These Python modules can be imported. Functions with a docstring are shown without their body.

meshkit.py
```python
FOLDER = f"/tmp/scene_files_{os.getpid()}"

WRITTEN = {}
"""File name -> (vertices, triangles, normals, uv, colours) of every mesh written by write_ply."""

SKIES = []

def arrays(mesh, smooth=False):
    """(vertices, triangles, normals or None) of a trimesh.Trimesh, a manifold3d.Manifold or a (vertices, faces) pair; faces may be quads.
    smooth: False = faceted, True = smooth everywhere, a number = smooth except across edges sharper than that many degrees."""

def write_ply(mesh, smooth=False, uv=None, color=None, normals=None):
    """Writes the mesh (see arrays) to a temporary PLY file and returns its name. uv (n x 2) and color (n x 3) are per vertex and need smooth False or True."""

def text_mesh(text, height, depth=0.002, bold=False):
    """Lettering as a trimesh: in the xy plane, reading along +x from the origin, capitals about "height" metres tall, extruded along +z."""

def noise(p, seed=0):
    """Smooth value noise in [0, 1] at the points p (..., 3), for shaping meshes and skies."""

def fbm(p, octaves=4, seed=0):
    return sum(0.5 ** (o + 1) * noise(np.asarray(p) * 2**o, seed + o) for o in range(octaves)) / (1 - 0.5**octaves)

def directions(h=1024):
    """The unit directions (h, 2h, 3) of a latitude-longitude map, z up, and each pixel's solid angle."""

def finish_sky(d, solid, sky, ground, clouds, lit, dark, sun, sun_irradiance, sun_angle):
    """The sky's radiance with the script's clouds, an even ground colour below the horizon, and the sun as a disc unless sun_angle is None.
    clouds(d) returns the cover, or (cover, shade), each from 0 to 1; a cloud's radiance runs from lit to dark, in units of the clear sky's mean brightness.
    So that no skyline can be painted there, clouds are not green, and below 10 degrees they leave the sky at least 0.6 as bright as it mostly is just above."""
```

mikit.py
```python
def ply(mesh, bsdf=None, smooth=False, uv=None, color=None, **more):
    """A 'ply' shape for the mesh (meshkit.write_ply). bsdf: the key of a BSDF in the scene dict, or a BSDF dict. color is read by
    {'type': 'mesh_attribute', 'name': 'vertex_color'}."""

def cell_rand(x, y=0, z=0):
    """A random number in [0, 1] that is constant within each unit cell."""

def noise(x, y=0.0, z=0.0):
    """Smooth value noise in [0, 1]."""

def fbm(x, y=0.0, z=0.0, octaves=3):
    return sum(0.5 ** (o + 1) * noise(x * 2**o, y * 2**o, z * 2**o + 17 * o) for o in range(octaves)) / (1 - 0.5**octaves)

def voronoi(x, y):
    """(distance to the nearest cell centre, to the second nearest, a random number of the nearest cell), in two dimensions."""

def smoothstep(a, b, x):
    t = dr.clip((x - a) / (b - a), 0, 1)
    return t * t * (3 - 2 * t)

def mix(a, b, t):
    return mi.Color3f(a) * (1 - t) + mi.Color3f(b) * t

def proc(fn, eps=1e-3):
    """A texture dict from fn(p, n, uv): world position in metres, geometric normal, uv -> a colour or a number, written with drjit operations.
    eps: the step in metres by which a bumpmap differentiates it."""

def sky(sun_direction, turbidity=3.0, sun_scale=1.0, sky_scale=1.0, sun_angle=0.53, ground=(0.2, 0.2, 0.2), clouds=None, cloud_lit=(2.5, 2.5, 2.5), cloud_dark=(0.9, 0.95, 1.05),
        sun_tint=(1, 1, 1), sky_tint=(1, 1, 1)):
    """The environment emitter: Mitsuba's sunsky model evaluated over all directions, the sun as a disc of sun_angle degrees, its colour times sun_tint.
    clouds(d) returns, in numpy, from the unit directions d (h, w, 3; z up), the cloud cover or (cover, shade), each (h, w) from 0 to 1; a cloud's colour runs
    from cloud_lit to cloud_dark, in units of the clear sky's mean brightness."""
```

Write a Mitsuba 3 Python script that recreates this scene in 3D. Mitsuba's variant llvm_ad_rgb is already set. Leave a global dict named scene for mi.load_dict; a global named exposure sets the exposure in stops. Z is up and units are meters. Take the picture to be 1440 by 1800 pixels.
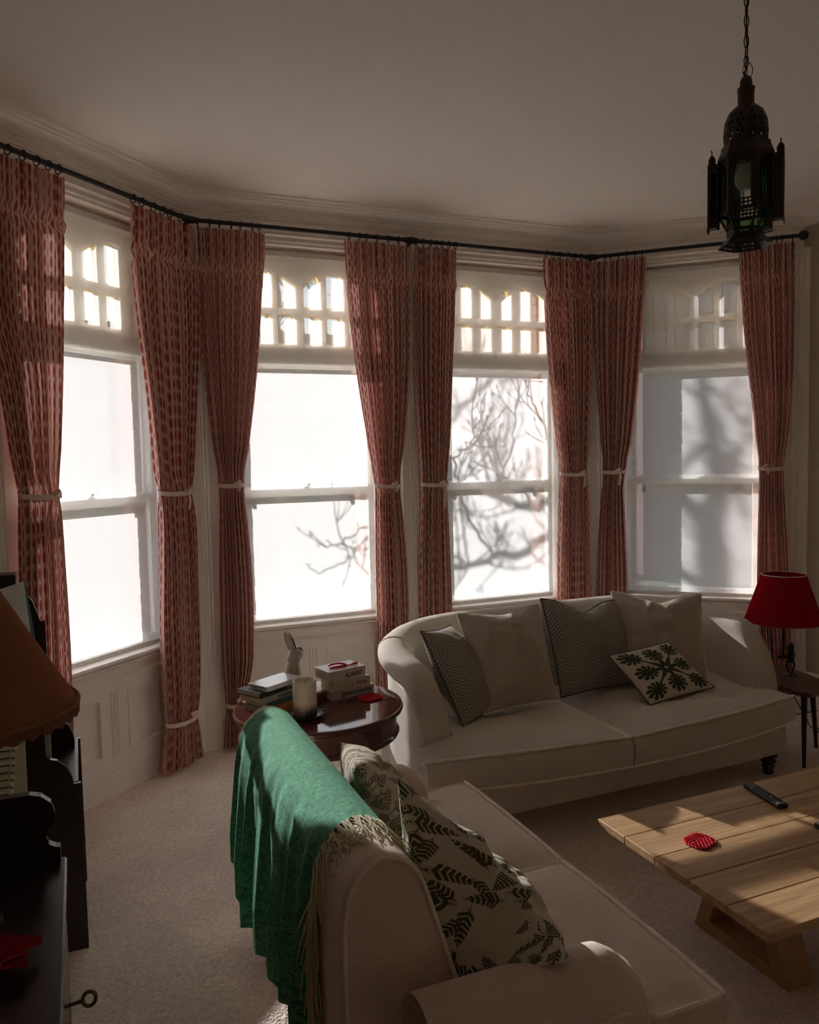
import math, random
import numpy as np, trimesh, manifold3d as m3
import drjit as dr
import mitsuba as mi
import mikit, meshkit
from mikit import proc, noise, fbm, cell_rand, smoothstep, mix
from shapely.geometry import Polygon, box as sbox, LineString
from shapely.ops import unary_union
T = mi.ScalarTransform4f
rng = np.random.default_rng(7)
random.seed(7)
scene, labels = {}, {}
# ------------------------------------------------------------------ camera, sky, exposure
CAM = np.array([-1.9978, -4.6417, 1.70])
PITCH, ROLL, YAW, FPX = math.radians(3.8546), math.radians(-1.2566), math.radians(22.722), 1390.76
_f = np.array([0, math.cos(PITCH), -math.sin(PITCH)]); _r = np.array([1.0, 0, 0]); _u = np.cross(_r, _f)
_up = -_r * math.sin(ROLL) + _u * math.cos(ROLL)
_c, _s = math.cos(YAW), math.sin(YAW)
_M = np.array([[_c, _s, 0], [-_s, _c, 0], [0, 0, 1]])
FWD, UPV = _M @ _f, _M @ _up
scene['camera'] = {'type': 'perspective', 'fov': 2 * math.degrees(math.atan(720 / FPX)), 'fov_axis': 'x', 'near_clip': 0.02,
                   'to_world': T().look_at(origin=CAM.tolist(), target=(CAM + FWD).tolist(), up=UPV.tolist())}
SUN_EL, SUN_AZ = math.radians(20.4), math.radians(-15)
SUN = np.array([math.sin(SUN_AZ) * math.cos(SUN_EL), math.cos(SUN_AZ) * math.cos(SUN_EL), math.sin(SUN_EL)])
scene['sky'] = mikit.sky(SUN.tolist(), turbidity=3.0, sun_scale=1.0, sky_scale=0.62, ground=(0.16, 0.17, 0.13), sun_tint=(0.75, 0.98, 1.68))
exposure = 3.95

# ------------------------------------------------------------------ materials
def pr(color, rough=0.6, **k):
    c = color if isinstance(color, dict) else {'type': 'rgb', 'value': list(color)}
    return {'type': 'principled', 'base_color': c, 'roughness': rough, **k}
def two(b): return {'type': 'twosided', 'bsdf': b}
def mat(name, b): scene['mat_' + name] = b; return 'mat_' + name
def bump(b, fn, scale, eps=1e-3): return {'type': 'bumpmap', 'arbitrary': proc(fn, eps), 'scale': scale, 'bsdf': b}

PAINT = mat('paint', two(pr((0.87, 0.825, 0.775), 0.45)))
CEIL = mat('ceiling', two(pr((0.84, 0.805, 0.765), 0.8)))
TAN = mat('tan_wall', two(pr((0.45, 0.38, 0.28), 0.8)))
FRAME = mat('frame_paint', two(pr((0.88, 0.86, 0.80), 0.4)))
BRICK = mat('brick', two(pr((0.36, 0.19, 0.13), 0.9)))
STONE = mat('stone', two(pr((0.5, 0.47, 0.42), 0.9)))
GRASS = mat('ground', two(pr((0.14, 0.15, 0.09), 0.95)))
BARK = mat('bark', two(pr((0.20, 0.17, 0.15), 0.9)))
def f_carpet(p, n, uv):
    a = noise(p.x * 160, p.y * 160); b = fbm(p.x * 5, p.y * 5, 0.0, 3)
    return mi.Color3f(0.80, 0.69, 0.61) * (0.78 + 0.34 * a) * (0.88 + 0.24 * b)
def h_carpet(p, n, uv): return noise(p.x * 150, p.y * 150) + 0.6 * noise(p.x * 330, p.y * 330)
CARPET = mat('carpet', two(bump(pr(proc(f_carpet), 1.0, sheen=0.3), h_carpet, 0.004, 1.5e-3)))
def f_curtain(p, n, uv):
    u = uv.x / 0.0195; col = dr.floor(u); fu = u - col - 0.5
    v = uv.y / 0.07 + 0.5 * (col - 2 * dr.floor(col / 2)) + 0.12 * cell_rand(col, 3)
    fv = v - dr.floor(v) - 0.5
    t = fv / 0.46
    w = 0.29 * (1 - t * t)
    d = smoothstep(0.06, -0.06, dr.abs(fu) - w)
    return mix((0.66, 0.465, 0.395), (0.39, 0.09, 0.078), d)
CURTAIN = mat('curtain', {'type': 'principledthin', 'base_color': proc(f_curtain), 'roughness': 0.9, 'spec_trans': 0.0, 'diff_trans': 0.35, 'eta': 1.3})
CTIE = mat('curtain_tie', two(pr((0.72, 0.58, 0.52), 0.9)))
CLOTH_BLIND = {'type': 'principledthin', 'base_color': {'type': 'rgb', 'value': [0.90, 0.90, 0.90]}, 'roughness': 0.9, 'spec_trans': 0.0, 'diff_trans': 0.60, 'eta': 1.2}
BLIND = mat('blind', {'type': 'mask', 'opacity': 0.69, 'bsdf': CLOTH_BLIND})   # open-weave screen fabric
BLINDBAR = mat('blind_bar', two(pr((0.72, 0.71, 0.68), 0.4)))
GLASS = mat('window_glass', {'type': 'thindielectric', 'int_ior': 1.5})
AMBER = mat('amber_glass', {'type': 'thindielectric', 'int_ior': 1.5, 'specular_transmittance': {'type': 'rgb', 'value': [0.75, 0.45, 0.12]}})
IRON = mat('black_iron', two(pr((0.018, 0.015, 0.014), 0.42, metallic=0.3)))
RUST = mat('rusty_iron', two(pr((0.035, 0.021, 0.015), 0.5, metallic=0.4)))
def linen(c, var=0.12):
    def f(p, n, uv):
        w = noise(p.x * 420, p.y * 420, p.z * 420)
        return mi.Color3f(*c) * (1 - var + 2 * var * w)
    return f
def h_weave(p, n, uv): return noise(p.x * 380, p.y * 380, p.z * 380)
def fabric(name, c): return mat(name, two(pr(proc(linen(c)), 0.95, sheen=0.4, specular=0.2)))
CREAM = fabric('cream_linen', (0.60, 0.55, 0.475))
TAUPE = fabric('taupe_linen', (0.47, 0.42, 0.35))
BEIGE = fabric('pinkish_linen', (0.72, 0.60, 0.53))
PIPE1 = mat('cream_piping', two(pr((0.86, 0.81, 0.73), 0.8)))
PIPE2 = mat('pinkish_piping', two(pr((0.86, 0.75, 0.68), 0.8)))
def f_herring(p, n, uv):
    u, v = uv.x * 40, uv.y * 40
    k = dr.floor(u / 3); s = dr.select((k - 2 * dr.floor(k / 2)) > 0.5, 1.0, -1.0)
    a = (v + s * (u - 3 * k)) / 1.5
    d = smoothstep(0.35, 0.6, dr.abs(a - dr.floor(a) - 0.5) * 2)
    return mix((0.44, 0.405, 0.345), (0.16, 0.145, 0.12), d) * (0.8 + 0.4 * noise(uv.x * 400, uv.y * 400))
HERRING = mat('herringbone', two(pr(proc(f_herring), 0.95, sheen=0.3)))
DKPIPE = mat('dark_piping', two(pr((0.10, 0.09, 0.075), 0.9)))
def f_monstera(p, n, uv):
    x, y = uv.x * 2 - 1, uv.y * 2 - 1
    ink = mi.Float(0)
    for k in range(8):
        a = math.pi / 4 * k
        far = 0.92 if k % 2 else 0.58
        ca, sa = math.cos(a), math.sin(a)
        lx, ly = x * ca + y * sa, -x * sa + y * ca
        dx, dy = (lx - far) / 0.29, ly / 0.255
        r = dr.sqrt(dx * dx + dy * dy); th = dr.atan2(dy, dx + 0.25)
        notch = smoothstep(0.72, 0.86, dr.cos(th * 11)) * smoothstep(0.45, 0.55, r) 
        edge = 0.98 - 0.10 * dr.cos(th * 11)
        leaf = smoothstep(0.03, -0.03, r - edge) * (1 - notch)
        stem = smoothstep(0.012, -0.012, dr.abs(ly) - (0.045 + 0.02 * dr.sin(lx * 9))) * smoothstep(0.03, 0.06, lx) * smoothstep(far, far - 0.05, lx)
        ink = dr.maximum(ink, dr.maximum(leaf, stem))
    return mix((0.62, 0.57, 0.49), (0.045, 0.065, 0.03), ink) * (0.9 + 0.2 * noise(uv.x * 300, uv.y * 300))
MONSTERA = mat('leaf_print', two(pr(proc(f_monstera), 0.95)))
def fern_print(bg, ink_c):
    def f(p, n, uv):
        ink = mi.Float(0)
        for (s, ox, oy) in ((4.1, 0.13, 0.37), (4.1, 0.61, 0.83), (5.3, 0.35, 0.11)):
            u, v = uv.x * s + ox, uv.y * s + oy
            cu, cv = dr.floor(u), dr.floor(v)
            a = cell_rand(cu, cv, int(s * 10 + ox * 100)) * 6.283
            x, y = u - cu - 0.5, v - cv - 0.5
            lx, ly = x * dr.cos(a) + y * dr.sin(a), -x * dr.sin(a) + y * dr.cos(a)
            t = (lx + 0.40) / 0.8
            wid = 0.20 * dr.sqrt(dr.maximum(1 - t, 0.0)) * smoothstep(0.0, 0.25, t)
            ph = (lx - dr.abs(ly) * 0.55) * 9
            gap = dr.abs(ph - dr.floor(ph) - 0.5) * 2
            lf = smoothstep(0.01, -0.01, dr.abs(ly) - wid) * smoothstep(0.25, 0.35, 1 - gap)
            stem = smoothstep(0.012, 0.004, dr.abs(ly)) * smoothstep(0.46, 0.44, dr.abs(lx))
            on = dr.select(cell_rand(cu, cv, 77) > 0.12, 1.0, 0.0)
            ink = dr.maximum(ink, on * dr.maximum(lf * smoothstep(0.02, 0.05, t) * smoothstep(1.0, 0.98, t), stem))
        return mix(bg, ink_c, ink) * (0.9 + 0.2 * noise(uv.x * 260, uv.y * 260))
    return f
FERN = mat('fern_print', two(pr(proc(fern_print((0.62, 0.58, 0.48), (0.085, 0.095, 0.045))), 0.95)))
FERN2 = mat('faded_fern_print', two(pr(proc(fern_print((0.50, 0.44, 0.36), (0.18, 0.15, 0.09))), 0.95)))
def f_throw(p, n, uv):
    u, v = uv.x / 0.011, uv.y / 0.009
    k = dr.floor(uv.x / 0.055); s = dr.select((k - 2 * dr.floor(k / 2)) > 0.5, 1.0, -1.0)
    a = v + s * (uv.x - 0.055 * k) / 0.009 * 0.8
    d = dr.abs(a - dr.floor(a) - 0.5) * 2
    fz = fbm(uv.x * 160, uv.y * 160, 0.0, 2)
    return mix((0.03, 0.13, 0.075), (0.13, 0.40, 0.235), 0.55 * d + 1.3 * fz - 0.45)
THROW = mat('green_wool', two(pr(proc(f_throw), 1.0, sheen=0.9, sheen_tint=0.6)))
FRINGE = mat('fringe_wool', two(pr((0.62, 0.58, 0.42), 0.95)))
def wood(c1, c2, ax, freq=7.0, line=60.0):
    def f(p, n, uv):
        q = [p.x, p.y, p.z]
        l = q[ax]; a, b = [q[i] for i in range(3) if i != ax]
        plank = dr.floor((p.y + 3.5) / 0.1565)
        off = cell_rand(plank, 5) * 9
        w = fbm(l * 1.3 + off, a * freq + off, b * freq, 3)
        g = noise(l * 4 + off, a * line * 2.4, b * line * 2.4)
        fine = noise(l * 14, a * 420, b * 420)
        ring = 0.5 + 0.5 * dr.sin((w * 3.2 + a * 9) * 9)
        t = dr.clip(0.25 * ring + 0.45 * g + 0.25 * fine + 0.2 * (cell_rand(plank, 9) - 0.5), 0, 1)
        return mix(c1, c2, t)
    return f
OAK = mat('oak', two(pr(proc(wood((0.62, 0.41, 0.215), (0.34, 0.185, 0.085), 0)), 0.42, specular=0.4)))
OAKLEG = mat('oak_leg', two(pr(proc(wood((0.46, 0.28, 0.13), (0.33, 0.18, 0.08), 1)), 0.5)))
MAHOG = mat('mahogany', two(pr(proc(wood((0.10, 0.026, 0.016), (0.055, 0.014, 0.009), 0)), 0.07, specular=0.8, clearcoat=1.0, clearcoat_gloss=0.985)))
DARKWOOD = mat('dark_wood', two(pr((0.022, 0.009, 0.007), 0.28, clearcoat=0.5, clearcoat_gloss=0.9)))
WALNUT = mat('walnut', two(pr(proc(wood((0.14, 0.066, 0.035), (0.05, 0.022, 0.014), 0)), 0.3, clearcoat=0.3)))
REDSHADE = mat('red_shade', {'type': 'principledthin', 'base_color': {'type': 'rgb', 'value': [0.34, 0.008, 0.02]}, 'roughness': 0.8, 'spec_trans': 0.0, 'diff_trans': 0.3, 'eta': 1.3})
BROWNSHADE = mat('brown_shade', {'type': 'principledthin', 'base_color': {'type': 'rgb', 'value': [0.36, 0.155, 0.09]}, 'roughness': 0.9, 'spec_trans': 0.0, 'diff_trans': 0.4, 'eta': 1.3})
BROWNFR = mat('brown_fringe', two(pr((0.26, 0.12, 0.07), 0.95)))
RED = mat('red_wool', two(pr((0.60, 0.02, 0.05), 0.9, sheen=0.4)))
REDDK = mat('dark_red_felt', two(pr((0.35, 0.008, 0.02), 0.95)))
BLACKPL = mat('black_plastic', two(pr((0.012, 0.012, 0.013), 0.35)))
BUTTON = mat('grey_button', two(pr((0.09, 0.09, 0.095), 0.5)))
BUTTONW = mat('white_button', two(pr((0.6, 0.6, 0.6), 0.5)))
WHITEPAPER = mat('white_paper', two(pr((0.80, 0.80, 0.78), 0.35, specular=0.6)))
PAGES = mat('pages', two(pr((0.58, 0.49, 0.34), 0.95)))
PAGESG = mat('grey_pages', two(pr((0.40, 0.39, 0.34), 0.95)))
INK = mat('ink', two(pr((0.03, 0.025, 0.025), 0.7)))
LIGHTINK = mat('light_ink', two(pr((0.55, 0.52, 0.45), 0.7)))
def cov(name, c, r=0.35): return mat(name, two(pr(c, r)))
CV = dict(white=cov('cover_white', (0.66, 0.62, 0.60)), cream=cov('cover_cream', (0.60, 0.52, 0.42)), pale=cov('cover_pale', (0.52, 0.48, 0.44)), silver=mat('cover_silver', two(pr((0.80, 0.82, 0.83), 0.10, specular=1.0, clearcoat=1.0))),
          black=cov('cover_black', (0.03, 0.032, 0.035)), grey=cov('cover_grey', (0.38, 0.37, 0.34)), teal=cov('cover_teal', (0.05, 0.12, 0.12)), olive=cov('cover_olive', (0.17, 0.17, 0.13)), orange=cov('cover_orange', (0.42, 0.17, 0.06)), brown=cov('cover_brown', (0.16, 0.08, 0.04)), pink=cov('cover_pink', (0.62, 0.50, 0.48)))
def f_candle(p, n, uv):
    t = smoothstep(0.74, 0.69, p.z + 0.012 * noise(p.x * 60, p.y * 60, p.z * 30))
    leafy = smoothstep(0.45, 0.62, noise(p.x * 38 + 3, p.y * 38, p.z * 16))
    low = mix((0.22, 0.12, 0.09), (0.035, 0.045, 0.02), leafy)
    return mi.Color3f(0.72, 0.66, 0.50) * (1 - t) + low * t
CANDLE = mat('candle_wax', two(pr(proc(f_candle), 0.4, specular=0.4)))
CERAMIC = mat('rabbit_ceramic', two(pr((0.62, 0.55, 0.48), 0.35)))
CERDARK = mat('rabbit_brown', two(pr((0.10, 0.05, 0.035), 0.35)))
LOUVRE = mat('cream_louvre', two(pr((0.60, 0.56, 0.44), 0.35)))
BRASS = mat('old_brass', two(pr((0.22, 0.14, 0.06), 0.4, metallic=0.8)))
LGREEN = mat('green_glass', {'type': 'thindielectric', 'int_ior': 1.5, 'specular_transmittance': {'type': 'rgb', 'value': [0.28, 0.72, 0.30]}})
LBLUE = mat('blue_glass', {'type': 'thindielectric', 'int_ior': 1.5, 'specular_transmittance': {'type': 'rgb', 'value': [0.30, 0.42, 0.66]}})
LCLEAR = mat('clear_lantern_glass', {'type': 'thindielectric', 'int_ior': 1.5, 'specular_transmittance': {'type': 'rgb', 'value': [0.85, 0.85, 0.82]}})
BULB = mat('bulb_glass', two(pr((0.62, 0.58, 0.54), 0.2)))

# ------------------------------------------------------------------ mesh helpers
def cat(ms): return trimesh.util.concatenate(ms)
def bx(x0, x1, y0, y1, z0, z1):
    m = trimesh.creation.box(extents=(abs(x1 - x0), abs(y1 - y0), abs(z1 - z0)))
    m.apply_translation(((x0 + x1) / 2, (y0 + y1) / 2, (z0 + z1) / 2)); return m
def tm(man):
    q = man.to_mesh(); return trimesh.Trimesh(np.array(q.vert_properties[:, :3]), np.array(q.tri_verts), process=False)
def mf(m): return m3.Manifold(m3.Mesh(np.asarray(m.vertices, np.float32), np.asarray(m.faces, np.uint32)))
def hull_spheres(pts, r, seg=12):
    r = r if hasattr(r, '__len__') else [r] * len(pts)
    return tm(m3.Manifold.batch_hull([m3.Manifold.sphere(q, seg).translate([float(c) for c in p]) for p, q in zip(pts, r)]))
def rbx(x0, x1, y0, y1, z0, z1, r=0.01, seg=8):
    x0, x1 = sorted((x0, x1)); y0, y1 = sorted((y0, y1)); z0, z1 = sorted((z0, z1))
    r = min(r, (x1 - x0) / 2.01, (y1 - y0) / 2.01, (z1 - z0) / 2.01)
    return hull_spheres([(x, y, z) for x in (x0 + r, x1 - r) for y in (y0 + r, y1 - r) for z in (z0 + r, z1 - r)], r, seg)
def hullp(pts): return trimesh.convex.convex_hull(np.asarray(pts, float))
def tube(pts, r, n=8, closed=False):
    P = np.asarray(pts, float); N = len(P)
    R = np.full(N, r) if np.isscalar(r) else np.asarray(r, float)
    tg = (np.roll(P, -1, 0) - np.roll(P, 1, 0)) if closed else np.gradient(P, axis=0)
    tg /= np.linalg.norm(tg, axis=1, keepdims=True) + 1e-12
    a = np.array([0, 0, 1.0]) if abs(tg[0][2]) < 0.9 else np.array([1.0, 0, 0])
    V = []; th = np.arange(n) * 2 * np.pi / n
    for i in range(N):
        a = a - tg[i] * (a @ tg[i]); a /= np.linalg.norm(a) + 1e-12
        b = np.cross(tg[i], a)
        V.append(P[i] + R[i] * (np.cos(th)[:, None] * a + np.sin(th)[:, None] * b))
    V = np.vstack(V); F = []
    for i in range(N if closed else N - 1):
        j = (i + 1) % N
        for k in range(n):
            l = (k + 1) % n
            F += [(i * n + k, i * n + l, j * n + l), (i * n + k, j * n + l, j * n + k)]
    if not closed:
        c0, c1 = len(V), len(V) + 1; V = np.vstack([V, P[0], P[-1]])
        for k in range(n):
            l = (k + 1) % n
            F += [(c0, l, k), (c1, (N - 1) * n + k, (N - 1) * n + l)]
    return trimesh.Trimesh(V, F, process=False)
def lathe(prof, cx=0, cy=0, n=40):
    m = trimesh.creation.revolve(np.asarray(prof, float), sections=n); m.apply_translation((cx, cy, 0)); return m
def ngon(prof, cx, cy, n=6, rot=0.0):
    """lathe with n flat sides"""
    th = np.arange(n) * 2 * np.pi / n + rot; V = []; F = []
    for (r, z) in prof: V += [(cx + r * math.cos(t), cy + r * math.sin(t), z) for t in th]
    for i in range(len(prof) - 1):
        for k in range(n):
            l = (k + 1) % n; F += [(i * n + k, i * n + l, (i + 1) * n + l), (i * n + k, (i + 1) * n + l, (i + 1) * n + k)]
    return trimesh.Trimesh(V, F, process=False)
def grid(P, uv=None, close=False):
    P = np.asarray(P, float); a, b = P.shape[:2]
    i, j = np.meshgrid(np.arange(a - 1), np.arange(b - 1), indexing='ij'); k = (i * b + j).ravel()
    F = np.vstack([np.stack([k, k + b, k + b + 1], 1), np.stack([k, k + b + 1, k + 1], 1)])
    return trimesh.Trimesh(P.reshape(-1, 3), F, process=False)
def extr(poly, h, z0=0.0):
    ps = poly.geoms if hasattr(poly, 'geoms') else [poly]
    m = cat([trimesh.creation.extrude_polygon(p, h, engine='earcut') for p in ps]); m.apply_translation((0, 0, z0)); return m
def place(m, M4):
    m = m.copy(); m.apply_transform(M4); return m
def Mt(origin, ex, ey, ez):
    M = np.eye(4); M[:3, 0], M[:3, 1], M[:3, 2], M[:3, 3] = ex, ey, ez, origin; return M
def rotz(a, loc=(0, 0, 0)):
    M = np.eye(4); c, s = math.cos(a), math.sin(a); M[:2, :2] = [[c, -s], [s, c]]; M[:3, 3] = loc; return M
used = set()
def key_of(k):
    if k not in used: used.add(k); return k
    i = 1
    while f'{k}_{i:03d}' in used: i += 1
    k = f'{k}_{i:03d}'; used.add(k); return k
def put(name, mesh, m, parent=None, smooth=False, uv=None, label=None, kind=None):
    k = key_of(f'{parent}__{name}' if parent else name)
    scene[k] = mikit.ply(mesh, m, smooth=smooth, uv=uv)
    d = {}
    if label: d['label'] = label
    if kind: d['kind'] = kind
    if d: labels[k] = d
    return k
def thing(name, label, cat_, group=None):
    k = key_of(name); labels[k] = {'label': label, 'category': cat_}
    if group: labels[k]['group'] = group
    return k
def struct(name, mesh, m, smooth=False):
    return put(name, mesh, m, smooth=smooth, kind='structure')

# ------------------------------------------------------------------ the bay: four facets of the curtain rail line
S = 1.0625; BW, BL, BA = 1.27429 * S, 1.21417 * S, math.radians(42.527)
Q = np.array([[-BW - BL * math.cos(BA), -BL * math.sin(BA)], [-BW, 0], [0, 0], [BW, 0], [BW + BL * math.cos(BA), -BL * math.sin(BA)]])
FAC = {}
for i in (1, 2, 3, 4):
    A, B = Q[i - 1], Q[i]; t = (B - A) / np.linalg.norm(B - A); FAC[i] = (A, t, np.array([-t[1], t[0]]), np.linalg.norm(B - A))
def FP(i, t, o, z):
    A, tv, nv, _ = FAC[i]; p = A + tv * t + nv * o; return np.array([p[0], p[1], z])
def FM(i):
    """matrix from (t, outward, z) to the room"""
    A, tv, nv, _ = FAC[i]; return Mt((A[0], A[1], 0), (tv[0], tv[1], 0), (nv[0], nv[1], 0), (0, 0, 1))
def fbx(i, t0, t1, o0, o1, z0, z1): return place(bx(t0, t1, o0, o1, z0, z1), FM(i))
def flip_extr(poly, i, o0, o1):
    """poly in (t, z), extruded from offset o0 to o1 of facet i"""
    m = extr(poly, o1 - o0)
    A, tv, nv, _ = FAC[i]
    M = Mt(FP(i, 0, o1, 0), (tv[0], tv[1], 0), (0, 0, 1), (-nv[0], -nv[1], 0))
    return place(m, M)
ZC, ZROD, ZSILL, ZHEAD, XW, YB, WO = 3.235, 3.062, 0.70, 2.97, 2.41, -6.6, 0.104
TC = 0.665
wallname = {1: 'wall_bay_left', 2: 'wall_bay_front', 3: 'wall_bay_centre', 4: 'wall_bay_right'}
O0, O1 = TC - 0.47, TC + 0.47
floor = struct('floor', bx(-2.6, 2.6, YB - 0.2, 0.5, -0.12, 0), CARPET)
struct('ceiling', bx(-2.7, 2.7, YB - 0.2, 0.6, ZC, ZC + 0.15), CEIL)
struct('wall_left', bx(-XW - 0.2, -XW, YB, -0.8, 0, ZC), TAN)
struct('wall_right', bx(XW, XW + 0.2, YB, -0.8, 0, ZC), TAN)
struct('wall_back', bx(-XW - 0.2, XW + 0.2, YB - 0.2, YB, 0, ZC), TAN)
for i in (1, 2, 3, 4):
    L = FAC[i][3]; e0, e1 = (0.4 if i == 1 else 0.08), (0.4 if i == 4 else 0.08)
    if i == 2: e1 = 0
    if i == 3: e0 = 0
    body = [fbx(i, -e0, O0, WO, 0.24, 0, ZC), fbx(i, O1, L + e1, WO, 0.24, 0, ZC), fbx(i, O0, O1, WO, 0.24, 0, ZSILL - 0.02), fbx(i, O0, O1, WO, 0.24, ZHEAD + 0.02, ZC)]
    wk = struct(wallname[i], cat(body), PAINT)
    # outer brick leaf and its courses at the reveals
    BE = 0.39
    put('outer_leaf', cat([fbx(i, -e0, TC - BE - 0.045, 0.24, 0.353, -0.6, 3.5), fbx(i, TC + BE + 0.045, L + e1, 0.24, 0.353, -0.6, 3.5), fbx(i, TC - BE - 0.045, TC + BE + 0.045, 0.24, 0.353, -0.6, 0.64), fbx(i, TC - BE - 0.045, TC + BE + 0.045, 0.24, 0.353, 3.0, 3.5)]), BRICK, wk)
    for sgn in (-1, 1):
        for k in range(32):
            z = 0.645 + 0.0735 * k; j = rng.uniform(-0.002, 0.002)
            a = TC + sgn * (BE + j); b = TC + sgn * (BE + 0.045)
            put('brick', fbx(i, min(a, b), max(a, b), 0.241, 0.353, z, z + 0.0655), BRICK, wk)
    # panelling under the window
    fr = sbox(O0 - 0.02, 0.12, O1 + 0.02, 0.60)
    p1, p2 = sbox(0.25, 0.21, 0.575, 0.525), sbox(0.755, 0.21, 1.08, 0.525)
    put('panel_frame', flip_extr(fr.difference(p1).difference(p2), i, WO - 0.018, WO), PAINT, wk)
    for q in (p1, p2):
        a, b, c, d = q.bounds
        put('panel', cat([fbx(i, a, c, WO - 0.004, WO, b, d)] + [flip_extr(q.difference(q.buffer(-0.012, join_style=2)), i, WO - 0.024, WO - 0.002)]), PAINT, wk)
    for tt in (0.645, 0.665, 0.685):
        put('reed', place(tube([(tt, WO - 0.018, 0.19), (tt, WO - 0.018, 0.54)], 0.007, 10), FM(i)), PAINT, wk, smooth=40)
    # sill board, apron and mouldings, head moulding
    def runp(name, prof, t0, t1):
        put(name, place(extr(Polygon(prof), t1 - t0), Mt(FP(i, t0, 0, 0), (*FAC[i][2], 0), (0, 0, 1), (*FAC[i][1], 0))), PAINT, wk)
    runp('sill_board', [(0.24, 0.68), (0.075, 0.68), (0.068, 0.69), (0.072, 0.70), (0.24, 0.70)], O0 - 0.015, O1 + 0.015)
    runp('dado_moulding', [(WO, 0.645), (0.088, 0.648), (0.078, 0.662), (0.082, 0.672), (WO, 0.678)], O0 - 0.015, O1 + 0.015)
    runp('apron_moulding', [(WO, 0.585), (0.085, 0.588), (0.082, 0.598), (0.09, 0.606), (WO, 0.610)], O0 - 0.015, O1 + 0.015)
    runp('head_moulding', [(WO, 2.985), (0.085, 2.99), (0.082, 3.002), (0.074, 3.01), (0.07, 3.03), (0.055, 3.04), (0.055, 3.05), (WO, 3.055)], O0 - 0.06, O1 + 0.06)
    # stone sill outside
    put('stone_sill', fbx(i, TC - 0.5, TC + 0.5, 0.255, 0.44, 0.60, 0.645), STONE, wk)

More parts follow.
